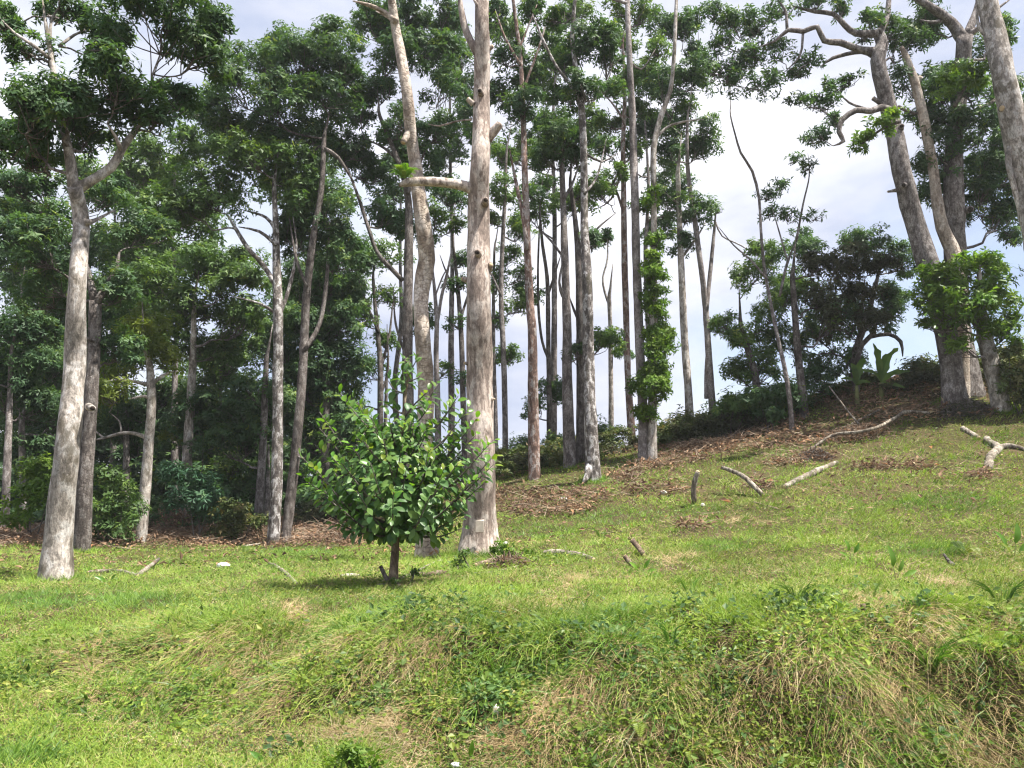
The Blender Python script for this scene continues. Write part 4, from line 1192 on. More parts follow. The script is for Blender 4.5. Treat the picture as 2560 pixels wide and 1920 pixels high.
# straw
P = scatter(560000, 4.0, 20, 1.5)
st, lt, lu = zone(P)
bw = bank_w(P[:, 0], P[:, 1], 0)
P = keep(P, np.clip(st * .95 + .05 + .10 * bw + .25 * np.clip(vn(P, 1.6, 61, 2) - .12, 0, 1) - .3 * lu, 0, 1))
n = len(P)
ds = dist_scale(P)
bw = bank_w(P[:, 0], P[:, 1], 0)
st, lt, lu = zone(P)
blades('dry_grass', 'flattened straw coloured dry grass lying on the bank', 'dry grass', 'straw', P + np.array([0, 0, .008]) + rs.uniform(0, .035, (n, 1)) * np.array([[0, 0, 1.]]) * st[:, None], rs.uniform(.05, .2, n), rs.uniform(.0022, .0042, n) * ds, rs.uniform(.55, .98, n), np.clip(rs.uniform(0, 1, n) + .25 * vn(P, 2.5, 67), 0, 1), .35,
       down=np.clip(bw * .9 + .35 * st - .1, 0, .85) * rs.uniform(.3, 1, n), thin=True)
# leafy weeds
P = scatter(235000, 4.0, 22, 1.35)
st, lt, lu = zone(P)
u, v = proj(P)
bwz = in_blobs(u, v, BROADW)
P = keep(P, np.clip(.42 + .5 * bwz + .5 * vn(P, 1.1, 71, 2) - .5 * st - .8 * lt - .2 * lu, 0.02, 1))
n = len(P)
ds = dist_scale(P)
G = gnormal(P)
u, v = proj(P)
bwz = in_blobs(u, v, BROADW)
A = norm(rdir(n) * np.array([1, 1, .35]) + G * .25 + np.array([0, -.25, 0]))
Lf = rs.uniform(.016, .036, n) * (1 + .45 * bwz) * ds ** .8
Vv, Ff = leaves(P + G * rs.uniform(.0, .075, (n, 1)) * (1 + .4 * bwz)[:, None], A, G + rs.normal(0, .5, (n, 3)) + np.array([0, -.3, 0]), Lf, Lf * rs.uniform(.5, .8, n), .1, .1)
rnd = np.clip(.5 + .4 * vn(P, .7, 73, 3) + rs.normal(0, .2, n), 0, 1)
tag(link('ground_cover', newmesh('ground_cover', Vv, Ff, M['cover'], False, {'rnd': np.repeat(rnd, 4)})), 'small leafy weeds creeping over the bank', 'weeds', kind='stuff')
def weed_patch(name, label, mat, cnt, per, L0, L1, seed_, x0=-5.2, x1=5.2):
    r2 = np.random.RandomState(seed_)
    x = r2.uniform(x0, x1, cnt)
    y = 5.75 - .22 * np.clip(x, -4, 4) + r2.normal(0, .5, cnt)
    idx = np.repeat(np.arange(cnt), per)
    n = len(idx)
    px_, py_ = x[idx] + r2.normal(0, .09, n), y[idx] + r2.normal(0, .08, n)
    P = np.stack([px_, py_, height(px_, py_) + np.abs(r2.normal(.03, .05, n))], -1)
    A = norm(r2.normal(size=(n, 3)) * np.array([1, .8, .5]) + np.array([0, -.5, -.15]))
    Lf = r2.uniform(L0, L1, n)
    V, Fc = leaves(P, A, np.array([0, -.5, .85]) + r2.normal(0, .35, (n, 3)), Lf, Lf * r2.uniform(.5, .75, n), .12, .12)
    rn = np.clip(np.repeat(r2.uniform(0, .8, cnt), per) + r2.normal(0, .15, n), 0, 1)
    tag(link(name, newmesh(name, V, Fc, M[mat], False, {'rnd': np.repeat(rn, 4)})), label, 'weeds', kind='stuff')


weed_patch('bank_weeds', 'patches of broad leaved weeds on the bank face', 'cover', 260, 34, .03, .065, 201)
weed_patch('bank_weeds', 'darker green weeds in the hollows of the right bank', 'f_mid', 150, 34, .03, .07, 203, -1.5, 5.2)
# brown litter and twigs
P = scatter(170000, 12, 27, .3)
st, lt, lu = zone(P)
P = keep(P, np.clip(lt * .7 + .012, 0, 1))
n = len(P)
G = gnormal(P)
A = norm(rdir(n) * np.array([1, 1, .5]) + G * .2)
Lf = rs.uniform(.06, .16, n)
u, v = proj(P)
Vv, Ff = leaves(P + G * rs.uniform(0, .14, (n, 1)), A, G + rs.normal(0, .5, (n, 3)), Lf, Lf * rs.uniform(.25, .5, n), .2, .2)
rnd = np.clip(.45 + .45 * vn(P, .8, 83, 3) + rs.normal(0, .22, n), 0, 1)
tag(link('leaf_litter', newmesh('leaf_litter', Vv, Ff, M['litter'], False, {'rnd': np.repeat(rnd, 4)})), 'brown dry leaf litter along the ridge and forest floor', 'leaf litter', kind='stuff')
P = scatter(60000, 8, 27, .7)
st, lt, lu = zone(P)
P = keep(P, np.clip(lt * 1.2 - .1, 0, 1))
n = len(P)
blades('fallen_twigs', 'tangle of thin dry twigs along the cut ridge edge', 'twigs', 'twiglit', P + np.array([0, 0, .03]) + rs.uniform(0, .22, (n, 1)) * np.array([0, 0, 1]) * (rs.uniform(size=(n, 1)) < .5), rs.uniform(.15, .55, n), rs.uniform(.006, .011, n), rs.uniform(.6, 1., n), rs.uniform(0, 1, n), .4)


# ------------------------------------------------------------------ undergrowth masses
def thicket(name, label, mat, strips, L, Wd, dens, twl=True):
    """low masses: list of (u0, v0, u1, v1, Y0, Y1, n, r)"""
    bl = []
    for u0, v0, u1, v1, Y0, Y1, cnt, r in strips:
        for i in range(cnt):
            f = (i + rs.uniform()) / cnt
            Yq = Y0 + (Y1 - Y0) * f + rs.uniform(-.5, .5)
            c = at(u0 + (u1 - u0) * f, v0 + (v1 - v0) * f + rs.uniform(-8, 8), Yq)
            rr = r * rs.uniform(.45, 1.5)
            c[2] = max(c[2], gz(c[0], c[1]) + rr * .3)
            bl.append((c, np.array([rr * 1.2, rr, rr * .85])))
    V, Fc, rnd, dm = foliage(bl, L, Wd, dens, subs=14, upw=.9, ragged=.35)
    return tag(link(name, newmesh(name, V, Fc, M[mat], False, {'rnd': rnd})), label, 'undergrowth', kind='stuff')


thicket('undergrowth', 'dark weedy undergrowth behind the trunks along the ridge', 'f_under',
        [(1060, 1000, 1400, 960, 22.5, 23, 26, .26), (1400, 960, 1720, 888, 23, 22.5, 26, .26), (1060, 985, 1720, 870, 23, 22.5, 40, .14), (1080, 1020, 1300, 1005, 21.8, 21.8, 12, .34), (1420, 945, 1560, 915, 22, 22, 10, .45), (1700, 880, 1900, 838, 22.5, 22.5, 14, .36), (1960, 815, 2212, 790, 21.5, 21, 16, .4), (2160, 800, 2260, 770, 20, 20, 8, .55)], .14, .045, .75)
thicket('undergrowth', 'bright weedy shrubs beyond the trunks below the sky', 'f_mid',
        [(780, 1040, 1060, 1015, 25, 24, 18, .55), (1060, 985, 1340, 950, 24.5, 24, 14, .4), (1560, 890, 1710, 870, 21.8, 21.5, 9, .5)], .16, .05, .8)
thicket('undergrowth', 'dense dark understorey closing the back of the left forest', 'f_dark',
        [(-150, 1060, 820, 1040, 31, 29, 40, .95), (-150, 980, 760, 990, 34, 33, 30, 1.2), (-150, 1078, 640, 1078, 38, 37, 36, .9), (-150, 1110, 560, 1110, 26, 25, 22, .5), (150, 1140, 560, 1145, 23, 23, 16, .35), (600, 1090, 820, 1070, 25, 24, 14, .6), (-100, 900, 700, 900, 36, 35, 30, 1.3), (-100, 1120, 300, 1130, 24, 23, 12, .5)], .26, .11, .8)
thicket('undergrowth', 'brown withered undergrowth on the forest floor at left', 'f_brown',
        [(180, 1150, 560, 1145, 22.5, 22.5, 8, .3), (640, 1130, 820, 1100, 22.5, 22.5, 12, .4), (1080, 1010, 1380, 975, 22.3, 22.5, 14, .3), (1440, 945, 1720, 905, 21.6, 21, 16, .3), (1900, 830, 2140, 815, 20.6, 20.2, 14, .26)], .14, .045, .7)
# ------------------------------------------------------------------ young leafy tree in front
def oval_leaf(name, mat, L=1.0, Wd=.52, fold=.12, droop=.14, seed=0):
    r = np.random.RandomState(seed)
    ts = [0, .12, .32, .58, .82, 1.0]
    ws = [.02, .5, .86, 1.0, .66, .03]
    V = []
    for t, w in zip(ts, ws):
        z = -droop * t * t + .02 * r.normal()
        V += [(-w * Wd / 2, t * L, z + fold * w * Wd + .015 * r.normal()), (0, t * L, z), (w * Wd / 2, t * L, z + fold * w * Wd + .015 * r.normal())]
    Fc = []
    for i in range(len(ts) - 1):
        a = i * 3
        Fc += [(a, a + 1, a + 4, a + 3), (a + 1, a + 2, a + 5, a + 4)]
    return np.array(V, float), np.array(Fc)


M['y_leaf'] = leaf_mat('glossy_young_tree_leaf', [(0, (.055, .125, .042)), (.5, (.098, .19, .052)), (1, (.155, .25, .06))], .32, .42, .34, (1.3, 1.5, .5))
M['y_leaf_o'] = leaf_mat('glossy_young_tree_leaf_single', [(0, (.055, .125, .042)), (.5, (.098, .19, .052)), (1, (.155, .25, .06))], .32, .42, .34, (1.3, 1.5, .5), attr=False)
M['y_tip'] = leaf_mat('fresh_leaf', [(0, (.09, .22, .03)), (.6, (.15, .28, .035)), (1, (.25, .31, .05))], .45, .34, .45, (1.2, 1.3, .5))
M['y_tip_o'] = leaf_mat('fresh_leaf_single', [(0, (.09, .22, .03)), (.6, (.15, .28, .035)), (1, (.25, .31, .05))], .45, .34, .45, (1.2, 1.3, .5), attr=False)


def frame_from(A, Nn):
    A = norm(A)
    Nn = norm(Nn - A * (A * Nn).sum(-1, keepdims=True))
    return np.stack([np.cross(A, Nn), A, Nn], -1)      # columns x, y, z


def young_tree():
    base = hit(848, 1266)
    Y = base[1]
    s = mpp(Y)
    root = empty('young_tree', base, 'young round leafy tree with glossy leaves standing alone on the slope', 'tree')
    tp = [(849, 1275, 24), (850, 1240, 20), (853, 1200, 18), (856, 1150, 17), (860, 1090, 14), (862, 1020, 11), (868, 940, 8), (876, 850, 6), (886, 782, 4)]
    C = catmull(np.array([[*at(u, v, Y + .03 * math.sin(i)), w * s / 2] for i, (u, v, w) in enumerate(tp)]), .06)
    mb = MB()
    mb.tube(C[:, :3], C[:, 3], 14, .1, 5, lscale=6)
    link('trunk', mb.mesh('trunk', M['logdark'], base), root)
    st = catmull(np.array([[*at(842, 1262, Y - .02), .035], [*at(832, 1245, Y - .03), .028], [*at(822, 1222, Y - .04), .02]]), .05)
    mb = MB()
    mb.tube(st[:, :3], st[:, 3], 9, .2, 9, lscale=8)
    link('branch_stub', mb.mesh('branch_stub', M['dark'], base), root)
    tips = [(900, 778, -.1), (880, 772, .1), (870, 800, -.2), (858, 815, .1), (905, 815, 0), (838, 822, 0), (650, 985, -.1), (655, 1030, .1), (672, 1045, -.3), (735, 850, 0), (1066, 950, -.1), (1070, 1000, .1), (1045, 1045, 0), (990, 855, -.1), (1030, 905, 0), (945, 830, .1), (690, 890, 0), (680, 960, .2), (720, 1130, -.2), (1000, 1140, 0), (780, 1140, -.4), (930, 1140, -.4), (925, 845, -.2), (762, 862, .1), (748, 870, -.3), (985, 868, .1), (1012, 882, -.2), (705, 912, -.2), (690, 925, .2), (800, 905, -.5), (1028, 940, .1), (1052, 960, .3), (1066, 985, 0), (664, 1000, 0), (680, 1010, -.4), (700, 1060, -.6),
            (715, 1085, .1), (705, 1110, -.2), (1020, 1040, -.4), (1030, 1030, .4), (1005, 1105, -.1), (990, 1120, .3), (960, 1010, -.8), (800, 1000, -.9), (870, 960, -.7), (920, 930, -.5), (840, 900, -.5), (760, 960, -.6), (770, 1060, -.9), (850, 1060, -1.0), (930, 1070, -.9), (990, 1000, -.6), (720, 990, -.5)]
    tips = [at(u, v, Y + d) for u, v, d in tips]
    cc = at(858, 1015, Y)
    for i in range(74):
        d = rdir(1)[0]
        if d[2] < -.55:
            d[2] *= -.6
        d = norm(d)
        p = cc + d * np.array([200 * s, 1.0, (195 if d[2] > 0 else 135) * s]) * (.80 + .24 * float(vn(d[None] * 2.2, 1.0, 77, 2)[0]) * 2) * rs.uniform(.78, 1.0)
        if d[2] > .3:
            p[0] = cc[0] + (p[0] - cc[0]) * .85
        tips.append(p)
    LV, LA, LN, LL, LT = [], [], [], [], []
    for k, tpnt in enumerate(tips):
        dz = tpnt[2] - C[:, 2]
        hd = np.linalg.norm(C[:, :2] - tpnt[:2], axis=1)
        cost = np.abs(dz - .75 * hd) + np.where(C[:, 2] < base[2] + .55, 4, 0)
        a = C[int(np.argmin(cost))]
        dist = np.linalg.norm(tpnt - a[:3])
        mid = (a[:3] * .5 + tpnt * .5) + np.array([0, 0, -.13 * dist]) + rs.normal(0, .03, 3)
        bc = catmull(np.array([[*a[:3], min(.016, a[3] * .6)], [*mid, .010], [*tpnt, .004]]), .05)
        mb = MB()
        mb.tube(bc[:, :3], bc[:, 3], 6, .06, k)
        link('branch', mb.mesh('branch', M['twig'], base), root)
        m = len(bc)
        nl = int(np.clip(dist * 30, 13, 34))
        for q in range(nl):
            f = 1 - (q / nl) ** 1.05 * min(.86, .7 / max(dist, .3) + .25)
            j = min(m - 1, max(1, int(f * (m - 1))))
            ax = norm(bc[j, :3] - bc[j - 1, :3])
            side = norm(np.cross(ax, rdir(1)[0]))
            tipq = q < 5
            A = norm(ax * (.75 if tipq else .45) + side + np.array([0, 0, .35 if tipq else -.22]))
            LV.append(bc[j, :3] + A * .02)
            LA.append(A)
            LN.append(norm(np.array([0, -.35, .8]) + norm(bc[j, :3] - cc) * .45 + rs.normal(0, .3, 3)))
            LL.append(rs.uniform(.078, .145) * (.85 if tipq else 1))
            LT.append(1.0 if (tipq and tpnt[2] > cc[2] - .25 and rs.uniform() < .9 and dist > .35) else 0.0)
    LV, LA, LN, LL, LT = map(np.array, (LV, LA, LN, LL, LT))
    n = len(LV)
    R = frame_from(LA, LN)
    protos = [oval_leaf('l', None, 1, .54, .10, .10, 1), oval_leaf('l', None, 1, .60, .16, .22, 2), oval_leaf('l', None, 1, .48, .05, .30, 3)]
    pm = []
    for kind in ('y_leaf_o', 'y_tip_o'):
        pm.append([newmesh('leaf', V, Fc, M[kind], True) for V, Fc in protos])
    score = LV[:, 1] - .5 * rs.uniform(size=n)
    order = np.argsort(score)
    single = set(order[:300].tolist())
    VV, FF, RN, mt = [], [], [], []
    from mathutils import Matrix
    nv = 0
    for i in range(n):
        if i in single:
            o = bpy.data.objects.new('leaf', pm[int(LT[i])][i % 3])
            COL.objects.link(o)
            o.parent = root
            m4 = Matrix.Identity(4)
            for a in range(3):
                for b in range(3):
                    m4[a][b] = R[i, a, b] * LL[i]
                m4[a][3] = LV[i, a] - base[a]
            o.matrix_local = m4
        else:
            V, Fc = protos[i % 3]
            VV.append(V @ R[i].T * LL[i] + LV[i] - base)
            FF.append(Fc + nv)
            nv += len(V)
            RN.append(np.full(len(V), rs.uniform()))
            mt.append(np.full(len(Fc), int(LT[i])))
    me = newmesh('foliage', np.vstack(VV), np.vstack(FF), M['y_leaf'], True, {'rnd': np.concatenate(RN)})
    me.materials.append(M['y_tip'])
    me.polygons.foreach_set('material_index', np.concatenate(mt).astype(np.int32))
    link('foliage', me, root, kind='stuff')


young_tree()


# ------------------------------------------------------------------ shrubs
def shrub(name, label, u, v, Y, blobs, leaf, L, Wd, dens=1.0, group=None, stems=3):
    b = at(u, v, Y)
    b[2] = gz(b[0], b[1])
    root = empty(name, b, label, 'shrub', group)
    bl = [px_blob(q, Y) for q in blobs]
    V, Fc, rnd, dm = foliage(bl, L, Wd, dens)
    link('foliage', newmesh('foliage', V - b, Fc, M[leaf], False, {'rnd': rnd}), root, kind='stuff')
    for c, r in bl:
        p0 = b + np.array([rs.uniform(-.1, .1), rs.uniform(-.05, .05), -.05])
        lc = catmull(np.array([[*p0, .022], [*((p0 + c) / 2 + rs.normal(0, .08, 3)), .015], [*c, .007]]), .12)
        mb = MB()
        mb.tube(lc[:, :3], lc[:, 3], 6, .1, int(u))
        so = link('stem', mb.mesh('stem', M['twig'], b), root)
        tw = MB()
        for q in dm[bl.index((c, r)) if False else 0][:0]:
            pass


shrub('shrub', 'bright green leafy shrub left of the large pale tree', 75, 1135, 18.5, [(85, 1020, 40, 36), (60, 1070, 40, 40), (105, 1070, 36, 40), (50, 1120, 34, 22)], 'f_lite', .17, .06)
shrub('shrub', 'dark green shrub between the large pale tree and slim pale trunk', 232, 1175, 18.5, [(230, 1055, 48, 40), (210, 1110, 50, 44), (262, 1100, 40, 40), (235, 1150, 48, 26)], 'f_mid', .16, .055)
shrub('shrub', 'glossy shrub with pointed leaves right of the slim pale trunk', 425, 1150, 20.5, [(400, 1035, 50, 34), (450, 1060, 50, 36), (400, 1080, 40, 30), (440, 1110, 40, 22)], 'f_blue', .18, .055)
shrub('shrub', 'low yellowish shrub in the shade below the speckled trunk', 520, 1170, 20.5, [(500, 1110, 40, 34), (540, 1130, 36, 30), (490, 1150, 40, 20)], 'f_under', .15, .05, .8)
shrub('shrub', 'pale green feathery shrub glowing inside the left forest', 420, 1010, 25.0, [(400, 905, 44, 22), (440, 930, 40, 22), (380, 940, 34, 20)], 'f_yel', .15, .04, .7)
shrub('shrub', 'small bushy shrub at the foot of the pale V shaped trunk', 1575, 905, 21.0, [(1590, 870, 30, 26), (1560, 885, 26, 20), (1620, 875, 30, 24)], 'f_mid', .15, .05)
shrub('shrub', 'round bush on the ridge left of the crooked sapling', 1660, 905, 20.6, [(1640, 870, 40, 30), (1680, 860, 36, 34), (1660, 895, 40, 22)], 'f_dark', .15, .05)
shrub('shrub', 'weedy bush at the right edge beside the leaning leafy stump', 2205, 885, 18.0, [(2200, 800, 36, 30), (2190, 840, 40, 34), (2215, 865, 40, 28), (2180, 765, 24, 22)], 'f_under', .14, .045)
shrub('shrub', 'leafy weeds sprouting at the foot of the massive dead trunk', 1085, 1205, 11.9, [(1075, 1180, 16, 16), (1100, 1190, 20, 14), (1130, 1200, 24, 14), (1085, 1208, 26, 12)], 'f_lite', .08, .032, .8)
shrub('shrub', 'small dark weeds around the debris right of the young tree', 1010, 1232, 10.6, [(990, 1222, 16, 14), (1020, 1235, 20, 10), (1055, 1230, 22, 10), (1000, 1200, 8, 16)], 'f_mid', .075, .03, .8)
shrub('shrub', 'low green weeds at the foot of the young tree', 845, 1262, 8.85, [(850, 1258, 12, 8), (838, 1262, 10, 6), (895, 1235, 14, 7, .3)], 'f_mid', .05, .025, .9)
shrub('shrub', 'dark green weed clump at the bottom edge left of centre', 760, 1650, 4.5, [(760, 1640, 46, 22), (725, 1655, 30, 14), (800, 1655, 32, 14)], 'f_lite', .055, .02, .9)

# leafy coppiced stump at the right: large leaves as parts
def coppice():
    pts = [(2163, 884, 38), (2152, 830, 34), (2140, 780, 33), (2130, 740, 32), (2124, 700, 28), (2118, 670, 22)]
    root, loc, sk = tree('leafy_stump', 'leaning grey stump smothered in fresh broad leaves on the ridge', 'tree', pts, bark='pale', leaf='f_lite',
                         blobs=[(2050, 600, 50, 44, -.3), (2110, 580, 50, 36), (2150, 640, 50, 56, -.2), (2060, 670, 56, 56, -.3), (2110, 680, 50, 50, -.4), (2170, 720, 36, 34, -.1), (2015, 640, 30, 40), (2015, 590, 24, 26), (2150, 590, 30, 24, .2), (2185, 690, 20, 20), (2000, 700, 20, 20), (2080, 745, 30, 20, -.4), (2090, 555, 20, 14), (2195, 745, 18, 16)], L=.17, Wd=.06, dens=1.1, flare=.1, ragged=.25)
    Y = loc[1]
    V, Fc = oval_leaf('l', None, 1, .36, .12, .2, 4)
    me = newmesh('leaf', V, Fc, leaf_mat('broad_fresh_leaf', [(0, (.05, .12, .018)), (.5, (.085, .165, .024)), (1, (.14, .21, .03))], .38, .36, .45, attr=False), True)
    from mathutils import Matrix
    for q in range(110):
        u = 2085 + rs.uniform(-95, 95)
        v = 650 + rs.uniform(-90, 90)
        if ((u - 2085) / 95) ** 2 + ((v - 650) / 95) ** 2 > 1:
            continue
        p = at(u, v, Y - rs.uniform(.5, 1.0))
        A = norm(np.array([(u - 2085) / 120 + rs.normal() * .5, -.6 + rs.normal() * .3, rs.normal() * .4 - .1]))
        R = frame_from(A[None], np.array([[0, -.3, 1.]]) + rs.normal(0, .3, (1, 3)))[0]
        o = link('leaf', me, root)
        m4 = Matrix.Identity(4)
        l = rs.uniform(.13, .21)
        for a in range(3):
            for b in range(3):
                m4[a][b] = R[a, b] * l
            m4[a][3] = p[a] - loc[a]
        o.matrix_local = m4


coppice()

# sprays of fresh leaves on the leaning tree
def spray(label, pts, blobs, Y, leaf='f_lite'):
    a = at(*pts[0][:2], Y)
    root = empty('leafy_shoot', a, label, 'shoot')
    lc = catmull(np.array([[*at(u, v, Y), w * mpp(Y) / 2] for u, v, w in pts]), .1)
    mb = MB()
    mb.tube(lc[:, :3], lc[:, 3], 7, .1)
    link('stem', mb.mesh('stem', M['twig'], a), root)
    V, Fc, rnd, dm = foliage([px_blob(b, Y) for b in blobs], .16, .055, 1.0, subs=8)
    link('foliage', newmesh('foliage', V - a, Fc, M[leaf], False, {'rnd': rnd}), root, kind='stuff')


spray('bright fresh leaf spray growing from the big leaning trunk', [(1945, 262, 9), (1930, 268, 7), (1900, 282, 6), (1860, 312, 4)], [(1935, 248, 26, 18), (1905, 272, 30, 20), (1872, 298, 28, 20), (1848, 322, 16, 12)], 17.2)
spray('sunlit fresh leaf clump before the broad upright trunk', [(2062, 230, 9), (2075, 205, 7), (2090, 180, 4)], [(2060, 185, 40, 24), (2105, 175, 40, 26), (2085, 160, 40, 18), (2040, 205, 24, 14)], 18.0)


# ------------------------------------------------------------------ banana plant
def banana(label, u, v, Y, lv, group='banana plants on the ridge'):
    b = at(u, v, Y)
    b[2] = gz(b[0], b[1])
    root = empty('banana_plant', b, label, 'banana plant', group)
    top = at(u, v - 12, Y)
    mb = MB()
    mb.tube([b - np.array([0, 0, .1]), (b + top) / 2, top], [.07, .06, .04], 10, .1)
    link('stem', mb.mesh('stem', M['b_stem'], b), root)
    for (u2, v2, dY, wd) in lv:
        e = at(u2, v2, Y + dY)
        mid = top * .5 + e * .5 + np.array([0, 0, .05]) + (e - top) * np.array([-.12, 0, .12])
        P = catmull(np.array([[*top, 0], [*mid, 0], [*e, 0]]), .08)[:, :3]
        n = len(P)
        T = norm(np.gradient(P, axis=0))
        side = norm(np.cross(T, np.array([0, -.75, .65])))
        up = np.cross(side, T)
        f = np.linspace(0, 1, n)
        w = wd * np.clip(np.sin(np.pi * np.clip(f * .92 + .06, 0, 1)) ** .55, .02, 1) * np.where(f < .15, f / .15 * .8 + .1, 1)
        w = w * (1 + .22 * rs.normal(size=n))
        V = np.stack([P - side * w[:, None] + up * w[:, None] * .3, P, P + side * w[:, None] + up * w[:, None] * .3], 1).reshape(-1, 3)
        i = np.arange(n - 1)[:, None] * 3
        Fc = np.concatenate([i + np.array([[0, 1, 4, 3]]), i + np.array([[1, 2, 5, 4]])])
        link('leaf', newmesh('leaf', V - b, Fc, M['b_leaf'], False, {'rnd': np.repeat(rs.uniform(size=n), 3)}), root)


M['b_leaf'] = leaf_mat('banana_leaf', [(0, (.07, .14, .022)), (1, (.13, .21, .035))], .5, .4, .4, (1.2, 1.3, .5))
M['b_stem'] = plain_mat('banana_stem', (.12, .14, .05), (.2, .2, .09), 8)
banana('banana plant with upright torn leaf in the gap of the ridge thicket', 1903, 838, 20.5, [(1886, 742, -.1, .10), (1940, 752, -.1, .10), (1858, 800, -.3, .09), (1966, 802, -.2, .09), (1955, 838, -.4, .08), (1916, 765, .3, .09)])
banana('smaller banana plant half hidden by the curved dark limb', 1850, 845, 20.8, [(1838, 785, 0, .09), (1868, 775, .1, .09), (1818, 818, -.2, .08), (1880, 826, -.2, .08)])


# ------------------------------------------------------------------ fallen wood
LOGP = []


def log(name, label, pts, bark='log', cat='log', forks=(), lift=.62, group=None, cut=True, seg=10):
    """pts: (u, v, width px, height above ground in px)"""
    def conv(pp):
        out = []
        for e in pp:
            h = hit(e[0], e[1] + (e[3] if len(e) > 3 else 0))
            w = e[2] * mpp(h[1]) * .43
            hh = (e[3] if len(e) > 3 else 0) * mpp(h[1])
            out.append([h[0], h[1], h[2] + w * lift + hh, w])
        return np.array(out)
    P = conv(pts)
    b = np.array([P[0, 0], P[0, 1], gz(P[0, 0], P[0, 1])])
    root = empty(name, b, label, cat, group)
    C = catmull(P, .09)
    LOGP.append(C)
    mb = MB()
    mb.tube(C[:, :3], np.maximum(C[:, 3], .006), seg, .2, int(pts[0][0]), lscale=5)
    link('stem', mb.mesh('stem', M[bark], b), root)
    for f in forks:
        C2 = catmull(conv(f), .09)
        mb = MB()
        mb.tube(C2[:, :3], np.maximum(C2[:, 3], .005), seg, .13, int(f[0][0]), lscale=5)
        link('fork', mb.mesh('fork', M[bark], b), root)
    if cut and P[:, 3].max() > .03:
        for e, nx in ((C[0], C[1]), (C[-1], C[-2])):
            d = norm(e[:3] - nx[:3])
            mb = MB()
            mb.tube([e[:3] + d * .001, e[:3] + d * .008], [e[3] * .8, e[3] * .74], 10, .1)
            link('cut_end', mb.mesh('cut_end', M['cut'], b), root)


log('fallen_branch', 'forked grey branch lying in shade right of the large pale tree', [(190, 1240, 8), (225, 1236, 9), (262, 1238, 10), (297, 1250, 11)], forks=[[(294, 1250, 11), (318, 1232, 11, 4), (342, 1215, 8, 8)]])
log('log', 'short thin log near the forest edge left of the young tree', [(520, 1197, 7), (540, 1199, 7), (559, 1202, 6)])
log('fallen_branch', 'crooked pale branch stub left of the young tree', [(582, 1218, 7, 8), (600, 1232, 9, 4), (622, 1248, 10), (640, 1262, 8)])
log('log', 'dark curved log just right of the young tree', [(893, 1240, 11), (920, 1246, 13), (945, 1246, 13), (962, 1242, 10)], bark='logdark')
log('log', 'pale log piece behind the young tree foot', [(866, 1252, 9), (880, 1246, 9), (896, 1242, 8)])
log('log', 'pale barkless log lying right of the massive dead trunk', [(1176, 1198, 15), (1210, 1196, 17), (1248, 1200, 16), (1282, 1212, 12)])
log('wood_stake', 'short sawn stake poking from grass, upper of the pair', [(1366, 1176, 13, 22), (1380, 1190, 13, 10), (1392, 1206, 13)], bark='logdark', cat='stake')
log('wood_stake', 'short sawn stake poking from grass, lower of the pair', [(1350, 1203, 11, 18), (1358, 1214, 12, 8), (1366, 1226, 11)], bark='logdark', cat='stake')
log('post', 'crooked upright post stump on the open slope', [(1500, 1090, 14), (1499, 1062, 13, 30), (1505, 1036, 12, 56), (1510, 1022, 10, 70)], cat='post')
log('fallen_branch', 'arching branch standing out of grass right of the upright post', [(1562, 1014, 9, 52), (1585, 1022, 11, 46), (1612, 1036, 12, 32), (1635, 1055, 12, 14), (1648, 1070, 11)])
log('log', 'long pale log lying up the right slope', [(1694, 1058, 13), (1730, 1040, 16), (1770, 1020, 15), (1808, 1003, 12)])
log('fallen_branch', 'thin brown stick below the arching branch', [(1615, 1080, 6), (1645, 1092, 6), (1682, 1105, 5)], bark='logdark')
log('log', 'forked pale log lying at the right edge of the slope', [(2135, 1018, 20), (2142, 990, 20), (2158, 972, 20), (2135, 958, 17), (2132, 950, 15)], forks=[[(2150, 972, 14), (2175, 966, 13, 3), (2200, 970, 10, 2), (2230, 978, 9)]])
log('log', 'short pale log piece just above the forked log', [(2080, 930, 12), (2098, 938, 13), (2114, 948, 12)])
log('fallen_branch', 'long thin pale branch lying over the brush along the ridge', [(1745, 975, 6), (1800, 945, 7, 12), (1850, 938, 8, 20), (1895, 928, 8, 24), (1935, 905, 8, 24), (1960, 890, 8, 20), (2010, 892, 6, 14)], forks=[[(1895, 928, 5, 10), (1880, 945, 4, 2), (1872, 958, 3)]])
log('fallen_branch', 'thin branch leaning up left across the brush pile', [(1880, 940, 5), (1845, 905, 5, 20), (1815, 868, 4, 40), (1795, 838, 3, 62)])
log('fallen_branch', 'thin pale stick pointing up right above the brush pile', [(1825, 925, 4), (1860, 908, 4, 6), (1900, 888, 4, 14)])
log('fallen_branch', 'long bare twig curving across the ridge litter left of the brush', [(1600, 925, 4, 6), (1660, 940, 4, 4), (1720, 950, 4, 4), (1780, 968, 3)], bark='logdark')
log('fallen_branch', 'thin stick lying on grass above the pale barkless log', [(1290, 1152, 4), (1320, 1150, 4), (1355, 1147, 4)], bark='logdark')
log('fallen_branch', 'pale pole leaning in the undergrowth at far left', [(22, 1178, 5), (60, 1152, 5, 10), (105, 1122, 4, 30)])
log('log', 'upper pole of the brush heap beside the slim pale trunk', [(208, 1166, 7, 6), (250, 1166, 7, 6), (310, 1172, 6, 4)], bark='logdark')
log('log', 'lower pole of the brush heap beside the slim pale trunk', [(215, 1178, 6, 2), (260, 1186, 7), (300, 1190, 6)], bark='logdark')
log('fallen_branch', 'pale sticks lying at the forest edge below the speckled trunk', [(525, 1180, 4, 4), (560, 1176, 5, 3), (600, 1170, 4, 6)])
log('log', 'grey rotten log among weeds below the massive dead trunk', [(1028, 1222, 12, 6), (1055, 1214, 13, 5), (1085, 1206, 10, 4)], bark='logdark')
